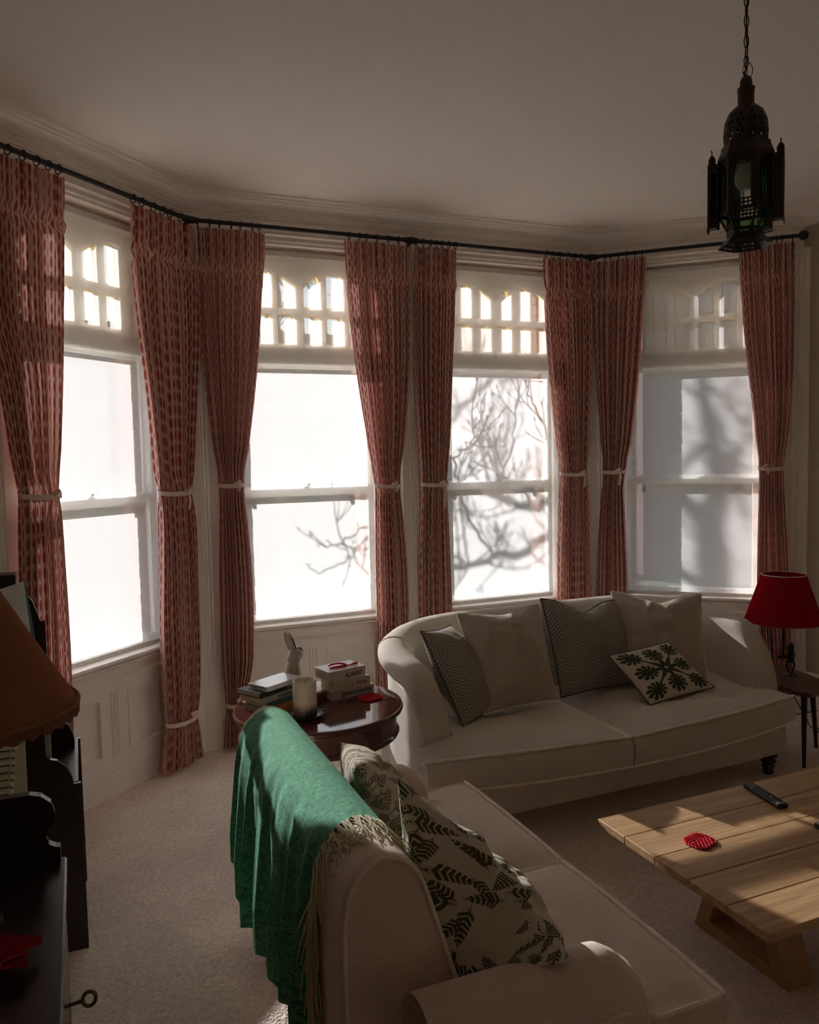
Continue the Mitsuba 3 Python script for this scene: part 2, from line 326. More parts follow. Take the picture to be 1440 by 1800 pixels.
# corner piers between the windows
def pier(name, pts, z1=3.0):
    return struct(name, extr(Polygon(pts), z1), PAINT)
def xy(i, t, o): p = FP(i, t, o, 0); return (p[0], p[1])
def bis(c, o):
    a, b = (1, 2) if c == 1 else (3, 4)
    n = FAC[a][2] + FAC[b][2]; n = n / (1 + FAC[a][2] @ FAC[b][2]); p = Q[c] + n * o; return (p[0], p[1])
L1 = BL
pk = pier('trim_1', [xy(1, L1 - 0.10, WO + .02), xy(1, L1 - 0.10, 0.045), bis(1, 0.045), xy(2, 0.085, 0.045), xy(2, 0.085, WO + .02)])
pk2 = pier('trim_2', [xy(2, BW - 0.075, WO + .02), xy(2, BW - 0.075, 0.045), xy(3, 0.075, 0.045), xy(3, 0.075, WO + .02)])
pk3 = pier('trim_3', [xy(3, BW - 0.085, WO + .02), xy(3, BW - 0.085, 0.045), bis(3, 0.045), xy(4, 0.10, 0.045), xy(4, 0.10, WO + .02)])
pk4 = pier('trim_4', [xy(4, L1 - 0.075, WO + .02), xy(4, L1 - 0.075, 0.06), xy(4, L1 + 0.075, 0.06), xy(4, L1 + 0.16, WO + .02)])
pk5 = pier('trim_5', [xy(1, 0.075, WO + .02), xy(1, 0.075, 0.06), xy(1, -0.075, 0.06), xy(1, -0.16, WO + .02)])
for (k, i, ts) in ((pk, 2, (0.02, 0.04, 0.06)), (pk2, 3, (-0.03, -0.01, 0.01, 0.03)), (pk3, 3, (BW - 0.06, BW - 0.04, BW - 0.02)), (pk, 1, (L1 - 0.08, L1 - 0.06, L1 - .04)), (pk3, 4, (0.04, 0.06, 0.08)), (pk4, 4, (L1 - 0.05, L1 - 0.02, L1 + 0.02, L1 + 0.05)), (pk5, 1, (-0.05, -0.02, 0.02, 0.05))):
    o = 0.06 if k in (pk4, pk5) else 0.045
    for tt in ts:
        put('reed', place(tube([(tt, o, 0.42), (tt, o, 2.95)], 0.0065, 8), FM(i)), PAINT, k, smooth=40)
# cornice along the whole room line, skirting
def offset_line(o):
    F = []
    P1 = FP(1, 0, o, 0)[:2]; t1 = FAC[1][1]; a = P1 + t1 * ((-(XW + (o - WO)) - P1[0]) / t1[0])
    P4 = FP(4, 0, o, 0)[:2]; t4 = FAC[4][1]; b = P4 + t4 * ((XW + (o - WO) - P4[0]) / t4[0])
    return [np.array([-(XW + (o - WO)), YB]), a, np.array(bis(1, o)), np.array(bis(3, o)), b, np.array([XW + (o - WO), YB])]
prof = [(0.0, 3.135), (0.012, 3.135), (0.012, 3.146), (0.022, 3.148), (0.03, 3.158), (0.030, 3.166), (0.044, 3.170), (0.055, 3.182), (0.055, 3.188), (0.085, 3.196), (0.105, 3.206), (0.105, 3.212), (0.128, 3.216), (0.128, 3.222), (0.160, 3.226), (0.160, 3.236)]
cg = np.array([[np.array([*q, z]) for q in offset_line(WO - p)] for (p, z) in prof])
for s in range(5):
    put('trim_cornice', grid(cg[:, s:s + 2]), PAINT, kind='structure')
sk = [(0.0, 0.135), (0.008, 0.13), (0.014, 0.115), (0.02, 0.108), (0.022, 0.0)]
sg = np.array([[np.array([*q, z]) for q in offset_line(WO - p)] for (p, z) in sk])
for s, nm in enumerate(('left', 'bay_left', 'bay_front', 'bay_right', 'right')):
    put('baseboard_' + nm, grid(sg[:, s:s + 2]), PAINT, kind='structure')
put('baseboard_right', bx(XW - 0.018, XW, YB, -0.85, 0, 0.235), PAINT, kind='structure')
put('baseboard_left', bx(-XW, -XW + 0.018, YB, -0.85, 0, 0.235), PAINT, kind='structure')

# ------------------------------------------------------------------ windows and blinds
def arch_top(u):
    """height of a pane's head at distance u from the middle of its arch"""
    return 2.868 - 0.085 * (abs(u) / 0.2) ** 2.0
pc = [0.08, 0.228, 0.376]
place_word = {1: 'first window from the left, in the canted side of the bay', 2: 'second window from the left', 3: 'third window from the left', 4: 'fourth window, in the right canted side of the bay'}
for i in (1, 2, 3, 4):
    wk = f'window_{i}'; used.add(wk); labels[wk] = {'label': 'white sash window with leaded top lights, ' + place_word[i], 'category': 'window', 'kind': 'structure'}
    oi, oo = 0.188, 0.252
    put('frame', cat([fbx(i, O0 - .005, TC - 0.447, oi, oo, ZSILL, ZHEAD + .02), fbx(i, TC + 0.447, O1 + .005, oi, oo, ZSILL, ZHEAD + .02), fbx(i, O0, O1, oi, oo, 2.90, ZHEAD + .03)]), FRAME, wk)
    put('transom', place(rbx(O0, O1, 0.172, 0.262, 2.292, 2.408, 0.008, 4), FM(i)), FRAME, wk)
    head = sbox(TC - 0.455, 2.40, TC + 0.455, 2.91)
    holes = []; panes = []
    for sgn in (-1, 1):
        for k, c in enumerate(pc):
            x0, x1 = c - 0.0525, c + 0.0525
            low = sbox(TC + sgn * x0, 2.424, TC + sgn * x1, 2.602)
            us = np.linspace(x0, x1, 9)
            up = Polygon([(TC + sgn * x0, 2.642)] + [(TC + sgn * u, arch_top(u - 0.228)) for u in us] + [(TC + sgn * x1, 2.642)])
            holes += [low, up]; panes += [low, up]
    put('top_light', flip_extr(head.difference(unary_union(holes)), i, 0.192, 0.240), FRAME, wk)
    for q in panes:
        inner = q.buffer(-0.012, join_style=2)
        A = np.array(inner.exterior.coords)[:-1]
        def sheet(poly, o):
            v, f = trimesh.creation.triangulate_polygon(poly, engine='earcut')
            v = np.array(v); return trimesh.Trimesh(np.array([FP(i, a, o, b) for a, b in v]), f, process=False)
        put('pane', sheet(inner, 0.216), GLASS, wk)
        put('amber_border', sheet(q.buffer(0.003).difference(inner), 0.216), AMBER, wk, label='amber stained glass border strip')
        put('leading', place(tube([(a, 0.216, b) for a, b in A], 0.0022, 5, closed=True), FM(i)), IRON, wk)
    # lower sash and upper sash
    def sash(name, z0, z1, o0, o1, bot, top, sw=0.022):
        s = put(name, cat([fbx(i, TC - 0.448, TC - 0.448 + sw, o0, o1, z0, z1), fbx(i, TC + 0.448 - sw, TC + 0.448, o0, o1, z0, z1), fbx(i, TC - 0.448, TC + 0.448, o0, o1, z0, z0 + bot), fbx(i, TC - 0.448, TC + 0.448, o0, o1, z1 - top, z1)]), FRAME, wk)
        om = (o0 + o1) / 2
        P = np.array([[FP(i, TC - 0.448 + sw, om, z0 + bot), FP(i, TC + 0.448 - sw, om, z0 + bot)], [FP(i, TC - 0.448 + sw, om, z1 - top), FP(i, TC + 0.448 - sw, om, z1 - top)]])
        put('glass', grid(P), GLASS, s)
        return s
    s1 = sash('lower_sash', 0.70, 1.545, 0.192, 0.222, 0.05, 0.05)
    s2 = sash('upper_sash', 1.48, 2.295, 0.224, 0.252, 0.055, 0.02)
    put('sash_catch', cat([place(rbx(TC - 0.02, TC + 0.02, 0.185, 0.215, 1.545, 1.556, .003, 4), FM(i)), place(hull_spheres([(TC, 0.2, 1.556), (TC + .012, 0.2, 1.572)], 0.006, 8), FM(i))]), IRON, s1)
    for dt in (-0.33, 0.30):
        put('sash_lift', place(rbx(TC + dt - 0.012, TC + dt + 0.012, 0.168, 0.195, 1.428, 1.478, .004, 4), FM(i)), IRON, s1)
    bl = thing('roller_blind', ['', 'white roller blind on the first window from the left', 'white roller blind with curling twig shadows low on its right, second window', 'white roller blind covered in dense bare branch shadows, third window', 'roller blind half in grey shade on the window left of the red lamp'][i], 'blind', 'roller blinds drawn over the bay windows')
    P = np.array([[FP(i, TC + a, 0.153 + 0.0006 * math.sin(a * 9 + z * 3), z) for a in np.linspace(-0.446, 0.446, 10)] for z in np.linspace(0.715, 2.955, 14)])
    put('fabric', grid(P), BLIND, bl)
    put('bottom_bar', place(rbx(TC - 0.446, TC + 0.446, 0.147, 0.159, 0.701, 0.724, 0.005, 6), FM(i)), BLINDBAR, bl, smooth=40)
    put('roller', place(tube([(TC - 0.45, 0.166, 2.955), (TC + 0.45, 0.166, 2.955)], 0.02, 16), FM(i)), BLINDBAR, bl, smooth=40)

# ------------------------------------------------------------------ curtain pole, rings, curtains
pole = thing('curtain_pole', 'black iron curtain pole bent round the bay below the cornice', 'curtain pole')
pp = [np.array([*Q[k], ZROD]) for k in range(5)]
pp[0] = pp[0] + (pp[0] - pp[1]) / BL * 0.02
for k in range(4):
    put('rail', tube([pp[k], pp[k + 1]], 0.0125, 12), IRON, pole, smooth=40)
for k in (1, 2, 3):
    put('joint', hull_spheres([pp[k] + (pp[k - 1] - pp[k]) * 0.03, pp[k], pp[k] + (pp[k + 1] - pp[k]) * 0.03], [0.017, 0.022, 0.017], 12), IRON, pole, smooth=40)
    put('bracket', cat([tube([pp[k] + [0, 0, -0.01], pp[k] + np.array([*(np.array(bis(k, WO) if k != 2 else xy(3, 0, WO)) - Q[k]), -0.02])], 0.009, 8)]), IRON, pole, smooth=40)
for k, d in ((0, -1), (4, 1)):
    e = pp[k]; t = FAC[1][1] if k == 0 else FAC[4][1]
    put('finial', hull_spheres([e + np.array([*t, 0]) * d * 0.03], 0.03, 20), IRON, pole, smooth=40)
ZS = [3.03, 2.85, 2.6, 2.35, 2.1, 1.85, 1.65, 1.48, 1.3, 1.05, .8, .5, .25, .02]
CURT = [
    (1, [-0.03, -0.03, -0.03, -0.03, 0.046, 0.073, 0.099, 0.103, 0.094, 0.08, 0.062, 0.035, 0.035, 0.035],
        [0.43, 0.418, 0.4, 0.379, 0.357, 0.329, 0.301, 0.306, 0.311, 0.319, 0.323, 0.317, 0.309, 0.309], 1.574, 'at the left edge of the picture'),
    (1, [0.839, 0.83, 0.839, 0.868, 0.904, 0.927, 0.943, 0.961, 0.962, 0.949, 0.935, 0.94, 0.941, 0.897],
        [1.304, 1.314, 1.318, 1.306, 1.272, 1.238, 1.211, 1.203, 1.213, 1.21, 1.209, 1.202, 1.168, 1.196], 1.546, 'second from left, tied again just above its hem'),
    (2, [0.032, 0.033, 0.034, 0.038, 0.053, 0.074, 0.102, 0.106, 0.097, 0.088, 0.084, 0.089, 0.106, 0.077],
        [0.422, 0.416, 0.39, 0.364, 0.333, 0.294, 0.254, 0.249, 0.266, 0.279, 0.28, 0.267, 0.196, 0.206], 1.575, 'third from left, behind the books on the round table'),
    (2, [0.914, 0.921, 0.936, 0.963, 0.991, 1.028, 1.057, 1.075, 1.069, 1.063, 1.064, 1.063, 1.06, 1.058],
        [1.347, 1.343, 1.337, 1.326, 1.307, 1.278, 1.24, 1.233, 1.25, 1.268, 1.274, 1.272, 1.266, 1.261], 1.540, 'fourth from left, behind the sofa left arm'),
    (3, [0.024, 0.02, 0.014, 0.013, 0.013, 0.021, 0.031, 0.034, 0.022, 0.009, 0.001, -0.005, -0.009, -0.013],
        [0.314, 0.307, 0.298, 0.279, 0.263, 0.247, 0.223, 0.21, 0.218, 0.226, 0.232, 0.23, 0.225, 0.222], 1.537, 'fifth from left, with a hanging striped tie end'),
    (3, [0.97, 0.973, 0.983, 1.001, 1.024, 1.053, 1.082, 1.081, 1.071, 1.06, 1.057, 1.056, 1.053, 1.052],
        [1.338, 1.341, 1.344, 1.339, 1.324, 1.305, 1.296, 1.297, 1.304, 1.313, 1.318, 1.318, 1.316, 1.315], 1.573, 'sixth from left, right of the branch-shadowed blind'),
    (4, [0.01, 0.01, 0.011, 0.018, 0.031, 0.048, 0.068, 0.064, 0.043, 0.027, 0.014, 0.01, 0.009, 0.008],
        [0.361, 0.352, 0.337, 0.318, 0.296, 0.27, 0.232, 0.207, 0.213, 0.224, 0.233, 0.236, 0.236, 0.237], 1.583, 'seventh from left, beside the half-shaded blind'),
    (4, [0.944, 0.953, 0.967, 0.989, 1.019, 1.048, 1.07, 1.074, 1.071, 1.067, 1.066, 1.081, 1.093, 1.102],
        [1.27, 1.271, 1.274, 1.272, 1.268, 1.25, 1.223, 1.221, 1.233, 1.246, 1.259, 1.272, 1.281, 1.288], 1.590, 'at the far right, behind the red lamp')]
for ci, (fi, le, ri, zt, where) in enumerate(CURT):
    le = list(le); ri = list(ri)
    ck = thing('curtain', 'red and pink patterned curtain ' + where, 'curtain', 'tied-back curtains of the bay')
    r = np.random.default_rng(100 + ci)
    NU, NV = 230, 70
    nf = 9
    zz = np.concatenate([np.linspace(0.02, 0.5, 12), np.linspace(0.55, 1.35, 14), np.linspace(1.38, 1.75, 18), np.linspace(1.8, 2.66, 12), np.linspace(2.70, 3.03, 23)])
    zk, lk, rk = np.array(ZS)[::-1], np.array(le)[::-1], np.array(ri)[::-1]
    L = np.interp(zz, zk, lk); R = np.interp(zz, zk, rk)
    ker = np.array([1, 2, 3, 2, 1]) / 9
    L[2:-2] = np.convolve(L, ker, 'valid'); R[2:-2] = np.convolve(R, ker, 'valid')
    s = np.linspace(0, 1, NU)
    warp = s + 0.02 * np.sin(2 * np.pi * s * 2 + r.uniform(0, 6)) + 0.012 * np.sin(2 * np.pi * s * 5 + r.uniform(0, 6))
    warp = (warp - warp[0]) / (warp[-1] - warp[0])
    ph = r.uniform(0, 6.28)
    P = np.zeros((len(zz), NU, 3)); UV = np.zeros((len(zz), NU, 2))
    for j, z in enumerate(zz):
        w = R[j] - L[j]
        top = np.clip((z - 2.78) / 0.06, 0, 1) * np.clip((z - 2.7) / 0.02, 0, 1)
        tie = math.exp(-((z - zt) / 0.07) ** 2)
        lowtie = math.exp(-((z - 0.275) / 0.05) ** 2) if ci in (1, 2) else 0
        A = 0.023 * (1 - 0.45 * tie) * (1 - 0.4 * lowtie)
        a = 2 * np.pi * nf * warp + ph + 0.5 * math.sin(z * 1.7 + ci)
        pin = math.exp(-((z - 2.80) / 0.035) ** 2)
        fold = np.sin(a) + 0.35 * np.sin(2.3 * a + 1 + z * 0.8) * (1 - tie * .5) + 0.22 * np.sin(3.1 * a + 2.0 + z * .4)
        o = A * (fold if z < 2.8 else (1 - min((z - 2.8) / 0.1, 1)) * fold + min((z - 2.8) / 0.1, 1) * (0.8 * np.sin(a) + 0.5 * np.sin(3 * a))) * (1 - 0.9 * pin) - 0.012 * pin * (np.cos(a) > 0.75) + 0.03 * (1 - np.abs(2 * s - 1) ** 2) * -1 * (tie * 0.8 + 0.2)
        tt = L[j] + w * (s + 0.018 * np.sin(a * 1 + 1.2) * (1 - tie * 0.4) + 0.012 * pin * np.sin(a))
        tt[0], tt[-1] = L[j], R[j]
        A0, tv, nv, _ = FAC[fi]
        P[j, :, 0] = A0[0] + tv[0] * tt + nv[0] * o; P[j, :, 1] = A0[1] + tv[1] * tt + nv[1] * o; P[j, :, 2] = z - 0.012 * top * (np.sin(a) < -0.2)
        UV[j, :, 0] = s; UV[j, :, 1] = z
    d_ = np.linalg.norm(np.diff(P[len(zz) * 3 // 4], axis=0)[:, :2], axis=1); UV[:, :, 0] = np.concatenate([[0], np.cumsum(d_)])[None]
    m = grid(P); put('cloth', m, CURTAIN, ck, smooth=True, uv=UV.reshape(-1, 2))
    # tie
    def tieband(z, hw, sag):
        l, q = np.interp(z, zk, lk), np.interp(z, zk, rk); c, h = (l + q) / 2, (q - l) / 2 + 0.006
        th = np.linspace(0, 2 * np.pi, 36)
        rows = []
        for dz in (-hw, hw):
            rows.append([FP(fi, c + h * math.cos(t), 0.048 * math.sin(t) - 0.008, z + dz + sag * math.sin(t)) for t in th])
        return grid(np.array(rows)), FP(fi, c + h * 0.35 * (1 if ci != 7 else -1.4), -0.056, z + 0.003), c, h
    tb, kn, c, h = tieband(zt, 0.012, 0.01)
    tk = put('tie', tb, CTIE, ck)
    kl, hl = (0.10, 0.017) if ci in (1, 4, 5, 6) else (0.045, 0.014)
    if ci == 4: kl = 0.16
    put('tie_knot', cat([hull_spheres([kn, kn + [0.012, 0, 0.012]], 0.011, 10), hull_spheres([kn, kn + [-0.016, -0.004, 0.006]], 0.008, 8)]), CTIE, ck, smooth=40)
    tv3 = np.array([*FAC[fi][1], 0])
    P = np.array([[kn + tv3 * (b + 0.012 * math.sin(q * 3)) + np.array([0, -0.012 - 0.004 * math.sin(q * 7), -q * kl * 1.0]) for b in (-hl / 2 * (0.6 + q * .6), hl / 2 * (0.6 + q * .6))] for q in np.linspace(0, 1, 12)])
    put('tie_end', grid(P), CTIE, ck)
    if ci in (1, 2):
        tb, kn, c, h = tieband(0.285, 0.012, 0.012)
        put('tie', tb, CTIE, ck)
        put('tie_knot', cat([hull_spheres([kn, kn + [0.016, -0.004, 0.03], kn + [-0.012, -0.004, 0.024]], 0.008, 8)]), CTIE, ck, smooth=40)
    # rings
    for q in np.linspace(0.05, 0.95, 7):
        tt = le[0] + (ri[0] - le[0]) * (q + r.uniform(-.03, .03))
        th = np.linspace(0, 2 * np.pi, 17)[:-1]
        put('ring', cat([tube([FP(fi, tt, 0.021 * math.cos(t), ZROD - 0.006 + 0.021 * math.sin(t)) for t in th], 0.0028, 6, closed=True), tube([FP(fi, tt, 0, ZROD - 0.027), FP(fi, tt, 0, ZROD - 0.042)], 0.002, 5)]), IRON, ck, smooth=40)

# ------------------------------------------------------------------ soft furnishing helpers
def cushion(TL, TR, BR, BL_, thick, seed, pinch=0.05, dent=0.0, N=60, wr=1.0, creases=()):
    """closed pillow spanning four corner points; returns mesh, uv and the seam line"""
    TL, TR, BR, BL_ = [np.array(q, float) for q in (TL, TR, BR, BL_)]
    nrm = np.cross(TR - TL, BL_ - TL); nrm /= np.linalg.norm(nrm)
    if nrm @ (CAM - (TL + BR) / 2) < 0 and thick > 0: nrm = -nrm
    u = np.linspace(-1, 1, N); U, V = np.meshgrid(u, u)
    size = np.linalg.norm(TR - BL_) / 1.4
    uu = U * (1 - pinch * (1 - np.abs(V) ** 2.0) * np.abs(U) ** 1.5); vv = V * (1 - pinch * (1 - np.abs(U) ** 2.0) * np.abs(V) ** 1.5)
    a, b = (uu + 1) / 2, (vv + 1) / 2
    base = ((1 - a) * b)[..., None] * TL + (a * b)[..., None] * TR + (a * (1 - b))[..., None] * BR + ((1 - a) * (1 - b))[..., None] * BL_
    if dent: base = base - (TL + TR - BL_ - BR)[None, None] / 2 * (dent * np.exp(-(U / 0.42) ** 2) * np.clip((V + 1) / 2, 0, 1) ** 5)[..., None]
    prof_ = (np.clip(1 - np.abs(U) ** 2.3, 0, 1) * np.clip(1 - np.abs(V) ** 2.3, 0, 1)) ** 0.62
    pts = np.stack([U * 2.1 + seed, V * 2.1, U * 0 + seed * 3.1], -1)
    n1 = meshkit.fbm(pts, 3, seed) - 0.5
    rad = np.sin((np.arctan2(V, U)) * 14 + seed + 4 * n1) * np.clip(np.hypot(U, V) - 0.75, 0, 1)
    out = []
    cre = sum(am * np.exp(-(((U - u0) * -math.sin(an) + (V - v0) * math.cos(an) + 0.25 * cu * ((U - u0) * math.cos(an) + (V - v0) * math.sin(an)) ** 2) / wd) ** 2) * np.exp(-(((U - u0) * math.cos(an) + (V - v0) * math.sin(an)) / ln) ** 2) for (u0, v0, an, am, wd, ln, cu) in creases) if creases else 0.0
    for sg in (1, -1):
        h = cre * prof_ ** 0.4 + thick / 2 * prof_ * (1 + wr * 0.5 * n1) + size * 0.03 * wr * (n1 + 0.35 * rad) * prof_ ** 0.7
        out.append(base + nrm * (sg * h)[..., None])
    m1, m2 = grid(out[0]), grid(out[1]); m2.invert()
    uv = np.stack([(U + 1) / 2, (V + 1) / 2], -1).reshape(-1, 2)
    m = trimesh.Trimesh(np.vstack([m1.vertices, m2.vertices]), np.vstack([m1.faces, m2.faces + len(m1.vertices)]), process=False)
    seam = np.vstack([base[0, :-1], base[:-1, -1], base[-1, :0:-1], base[:0:-1, 0]])
    return m, np.vstack([uv, uv]), seam
def scatter_cushion(label, cat_, corners, thick, seed, cloth, piping, uvs=1.0, group=None, **k):
    t = thing('cushion', label, cat_, group)
    m, uv, seam = cushion(*corners, thick, seed, **k)
    put('cover', m, cloth, t, smooth=True, uv=uv * uvs)
    if piping: put('piping', tube(seam, 0.0045, 6, closed=True), piping, t, smooth=40)
    return t
def slab_cushion(fx, y_front, y_back, x0, x1, z0, z1, seed, crown=0.035, N=56, ax='y', wr=1.0):
    """seat cushion: front edge y_front(x); rounded box with a crown and soft creases. returns mesh and its upper and lower front seams"""
    M = 26
    u = np.linspace(0, 1, N)
    prof_ = []
    # cross profile parameter: bottom back -> front bottom -> front top -> top back
    R = 0.025
    rows = []
    xs = x0 + (x1 - x0) * u
    sec = [(1.0, 0.0), (0.6, 0.0), (0.2, 0.0), (0.05, 0.0), (0.0, 0.06), (-0.008, 0.25), (-0.012, 0.5), (-0.008, 0.75), (0.0, 0.93), (0.02, 1.0)] + [(q, 1.0) for q in np.linspace(0.06, 1.0, M)]
    P = np.zeros((len(sec), N, 3))
    for i, (d, h) in enumerate(sec):
        yf = np.array([y_front(x) for x in xs])
        y = yf + (y_back - yf) * max(d, 0) + min(d, 0) * 1.0
        edge = np.clip(np.minimum(u, 1 - u) / 0.06, 0, 1) ** 0.5
        z = z0 + (z1 - z0) * h
        if h == 1.0:
            dd = max(d, 0)
            cr = crown * (np.clip(1 - (2 * u - 1) ** 4, 0, 1)) * np.clip(1 - (2 * dd - 1) ** 4, 0, 1) ** 0.8
            pts = np.stack([xs * 3.5 + seed, y * 3.5, np.full(N, seed * 1.7)], -1)
            f1 = meshkit.fbm(pts, 4, seed) - 0.5
            cre = -np.abs(meshkit.fbm(pts * 1.3 + 9, 3, seed + 5) - 0.5)
            z = z + cr + (0.065 * f1 + 0.06 * cre) * wr * np.clip(4 * dd, 0, 1) * edge
        P[i, :, 0], P[i, :, 1], P[i, :, 2] = xs, y, z
    return P
def close_sides(P):
    m = grid(P)
    sides = []
    for k in (0, -1):
        r = P[:, k]; c = r.mean(0); n = len(r)
        V = np.vstack([r, c]); F = [(i, (i + 1) % n, n) for i in range(n)]
        s = trimesh.Trimesh(V, F, process=False); sides.append(s)
    return cat([m] + sides)

# ------------------------------------------------------------------ the cream sofa in front of the window
sofa = thing('sofa', 'cream two-seat tub sofa with curved arms in front of the bay window', 'sofa')
XA, XB2 = -0.56, 1.41          # centre lines of the arms
ya = list(-1.50 + 0.26 * (1 - np.cos(np.linspace(0, np.pi / 2, 16)))) + [-1.20, -1.16]
path = [(XA, y) for y in ya]
RC = 0.30
for a in np.linspace(0, np.pi / 2, 10): path.append((XA + RC - RC * math.cos(a), -1.13 + RC * math.sin(a)))
yb = -1.13 + RC
path += [(x, yb) for x in np.linspace(XA + RC + 0.12, XB2 - RC - 0.12, 9)]
for a in np.linspace(np.pi / 2, 0, 10): path.append((XB2 - RC + RC * math.cos(a), -1.13 + RC * math.sin(a)))
path += [(XB2, y) for y in ya[::-1]]
path = np.array(path); tg = np.gradient(path, axis=0); tg /= np.linalg.norm(tg, axis=1, keepdims=True)
nout = np.stack([-tg[:, 1], tg[:, 0]], 1)
cl = np.concatenate([[0], np.cumsum(np.linalg.norm(np.diff(path, axis=0), axis=1))]); ln = cl[-1]
rowsP = []
for p, n, c in zip(path, nout, cl):
    e = min(c, ln - c); f = np.clip(e / 1.0, 0, 1); f = f * f * (3 - 2 * f)
    q = np.clip(e / 0.24, 0, 1); rise = math.sqrt(max(0.0, 1 - (1 - q) ** 2.0))
    zt = 0.36 + (0.735 + 0.125 * f - 0.36) * rise
    ov = 0.035 * np.clip((e - 0.10) / 0.16, 0, 1)              # the roll hangs over the outside
    lean = 0.02 * rise
    s_ = [(-0.085, 0.14), (-0.085, 0.30), (-0.080 + lean * .5, zt - 0.16 if zt > 0.52 else 0.33 + (zt - 0.36) * .2), (-0.076 + lean, zt - 0.07)]
    for a in np.linspace(np.pi * 0.97, -np.pi * 0.5 * np.clip(ov / 0.03, 0.02, 1), 14): s_.append((lean - 0.004 + ov * 0.6 + (0.070 + ov * 0.45) * math.cos(a), zt - 0.060 + 0.060 * math.sin(a)))
    s_ += [(0.074, min(zt - 0.13, zt - 0.07)), (0.074, 0.30), (0.072, 0.14)]
    rowsP.append([(p[0] + n[0] * d, p[1] + n[1] * d, z) for d, z in s_])
rowsP = np.array(rowsP)
put('frame', grid(rowsP), CREAM, sofa, smooth=True)
for k in (0, -1):
    r = rowsP[k]; c = r.mean(0)
    V = np.vstack([r, c + [0, -0.014, 0]]); n = len(r)
    pn = put('arm_front', trimesh.Trimesh(V, [(i, (i + 1) % n, n) for i in range(n)], process=False), CREAM, sofa)
    
for sl in (slice(0, 20), slice(len(path) - 20, len(path))):
    put('arm_piping', tube(rowsP[sl, 18] + np.array([0, 0, 0.002]), 0.005, 6), PIPE1, sofa, smooth=40)
for k in (21, len(path) - 22):
    put('seam', tube(rowsP[k][3:19] + np.array([0, 0, 0.001]), 0.004, 5), PIPE1, sofa, smooth=40)
fr1 = lambda x: -1.80 + 0.13 * ((x - 0.36) / 1.05) ** 2
fr0 = lambda x: -1.675 + 0.10 * max(0.0, abs(x - 0.38) / 1.0 - 0.55) ** 2
xs = np.linspace(-0.58, 1.36, 24)
bp = [(x, fr0(x)) for x in xs] + [(1.40, -0.86), (-0.60, -0.86)]
put('base', extr(Polygon(bp), 0.17, 0.125), CREAM, sofa)
for si, (x0, x1) in enumerate(((-0.70, 0.262), (0.270, 1.40))):
    P = slab_cushion(None, fr1, -0.92, x0, x1, 0.285, 0.418, 3 + si)
    # narrow behind the arm fronts: the T shape
    lim0, lim1 = XA + 0.08, XB2 - 0.08
    beh = np.clip((P[..., 1] + 1.50) / 0.02, 0, 1)
    P[..., 0] = P[..., 0] * (1 - beh) + np.clip(P[..., 0], lim0, lim1) * beh
    ck = put('seat_cushion', close_sides(P), CREAM, sofa, smooth=50)
    put('piping', tube(P[9] + np.array([0, -0.008, 0.003]), 0.007, 8), PIPE1, ck, smooth=40)
    put('piping', tube(P[4] + np.array([0, -0.004, -0.003]), 0.006, 6), PIPE1, ck, smooth=40)
    put('piping', tube(P[9:, 0 if si == 1 else -1], 0.005, 6), PIPE1, ck, smooth=40)
for (x, y) in ((1.30, -1.60), (-0.50, -1.60), (1.30, -0.92), (-0.50, -0.92)):
    prof_ = [(0.0, 0.0), (0.022, 0.0), (0.03, 0.012), (0.024, 0.028), (0.036, 0.042), (0.028, 0.056), (0.042, 0.07), (0.030, 0.084), (0.046, 0.1), (0.034, 0.116), (0.05, 0.13), (0.0, 0.13)]
    put('foot', lathe(prof_, x, y, 20), DARKWOOD, sofa, smooth=40)
# cushions leaning on it
scatter_cushion('herringbone cushion in the left corner of the cream sofa', 'cushion', [(-0.50, -1.17, 0.865), (-0.26, -1.00, 0.84), (-0.13, -1.30, 0.47), (-0.40, -1.42, 0.45)], 0.19, 1, HERRING, DKPIPE, group='cushions on the cream sofa', pinch=0.06)
scatter_cushion('plain taupe cushion second from the left on the cream sofa', 'cushion', [(-0.27, -1.10, 0.915), (0.235, -1.06, 0.915), (0.17, -1.33, 0.475), (-0.26, -1.36, 0.475)], 0.20, 2, TAUPE, PIPE1, group='cushions on the cream sofa', dent=0.05, pinch=0.045, wr=1.2, creases=((-0.4, -0.72, 0.1, -0.018, 0.05, 0.5, 0.6), (0.1, 0.85, 1.2, 0.012, 0.06, 0.2, 0.3), (0.3, 0.8, 1.9, 0.012, 0.06, 0.25, 0.3)))
scatter_cushion('herringbone cushion in the middle of the cream sofa', 'cushion', [(0.265, -1.03, 0.935), (0.80, -0.99, 0.875), (0.70, -1.26, 0.47), (0.24, -1.26, 0.46)], 0.19, 3, HERRING, DKPIPE, group='cushions on the cream sofa', dent=0.13, pinch=0.05)
scatter_cushion('large plain taupe cushion at the right end, behind the leaf print cushion', 'cushion', [(0.78, -0.96, 0.92), (1.29, -1.12, 0.885), (1.14, -1.33, 0.44), (0.66, -1.25, 0.44)], 0.20, 4, TAUPE, PIPE1, group='cushions on the cream sofa', dent=0.10, pinch=0.05, wr=1.2, creases=((-0.3, 0.7, 1.1, 0.016, 0.06, 0.3, 0.4), (0.0, 0.72, 1.6, -0.014, 0.06, 0.3, 0.3), (0.3, 0.7, 2.1, 0.016, 0.06, 0.3, 0.3)))
scatter_cushion('small white cushion with dark green leaf print lying on the right seat', 'cushion', [(0.455, -1.36, 0.675), (0.90, -1.29, 0.685), (1.065, -1.46, 0.455), (0.565, -1.55, 0.455)], 0.10, 5, MONSTERA, DKPIPE, group='cushions on the cream sofa', pinch=0.045, wr=0.5)

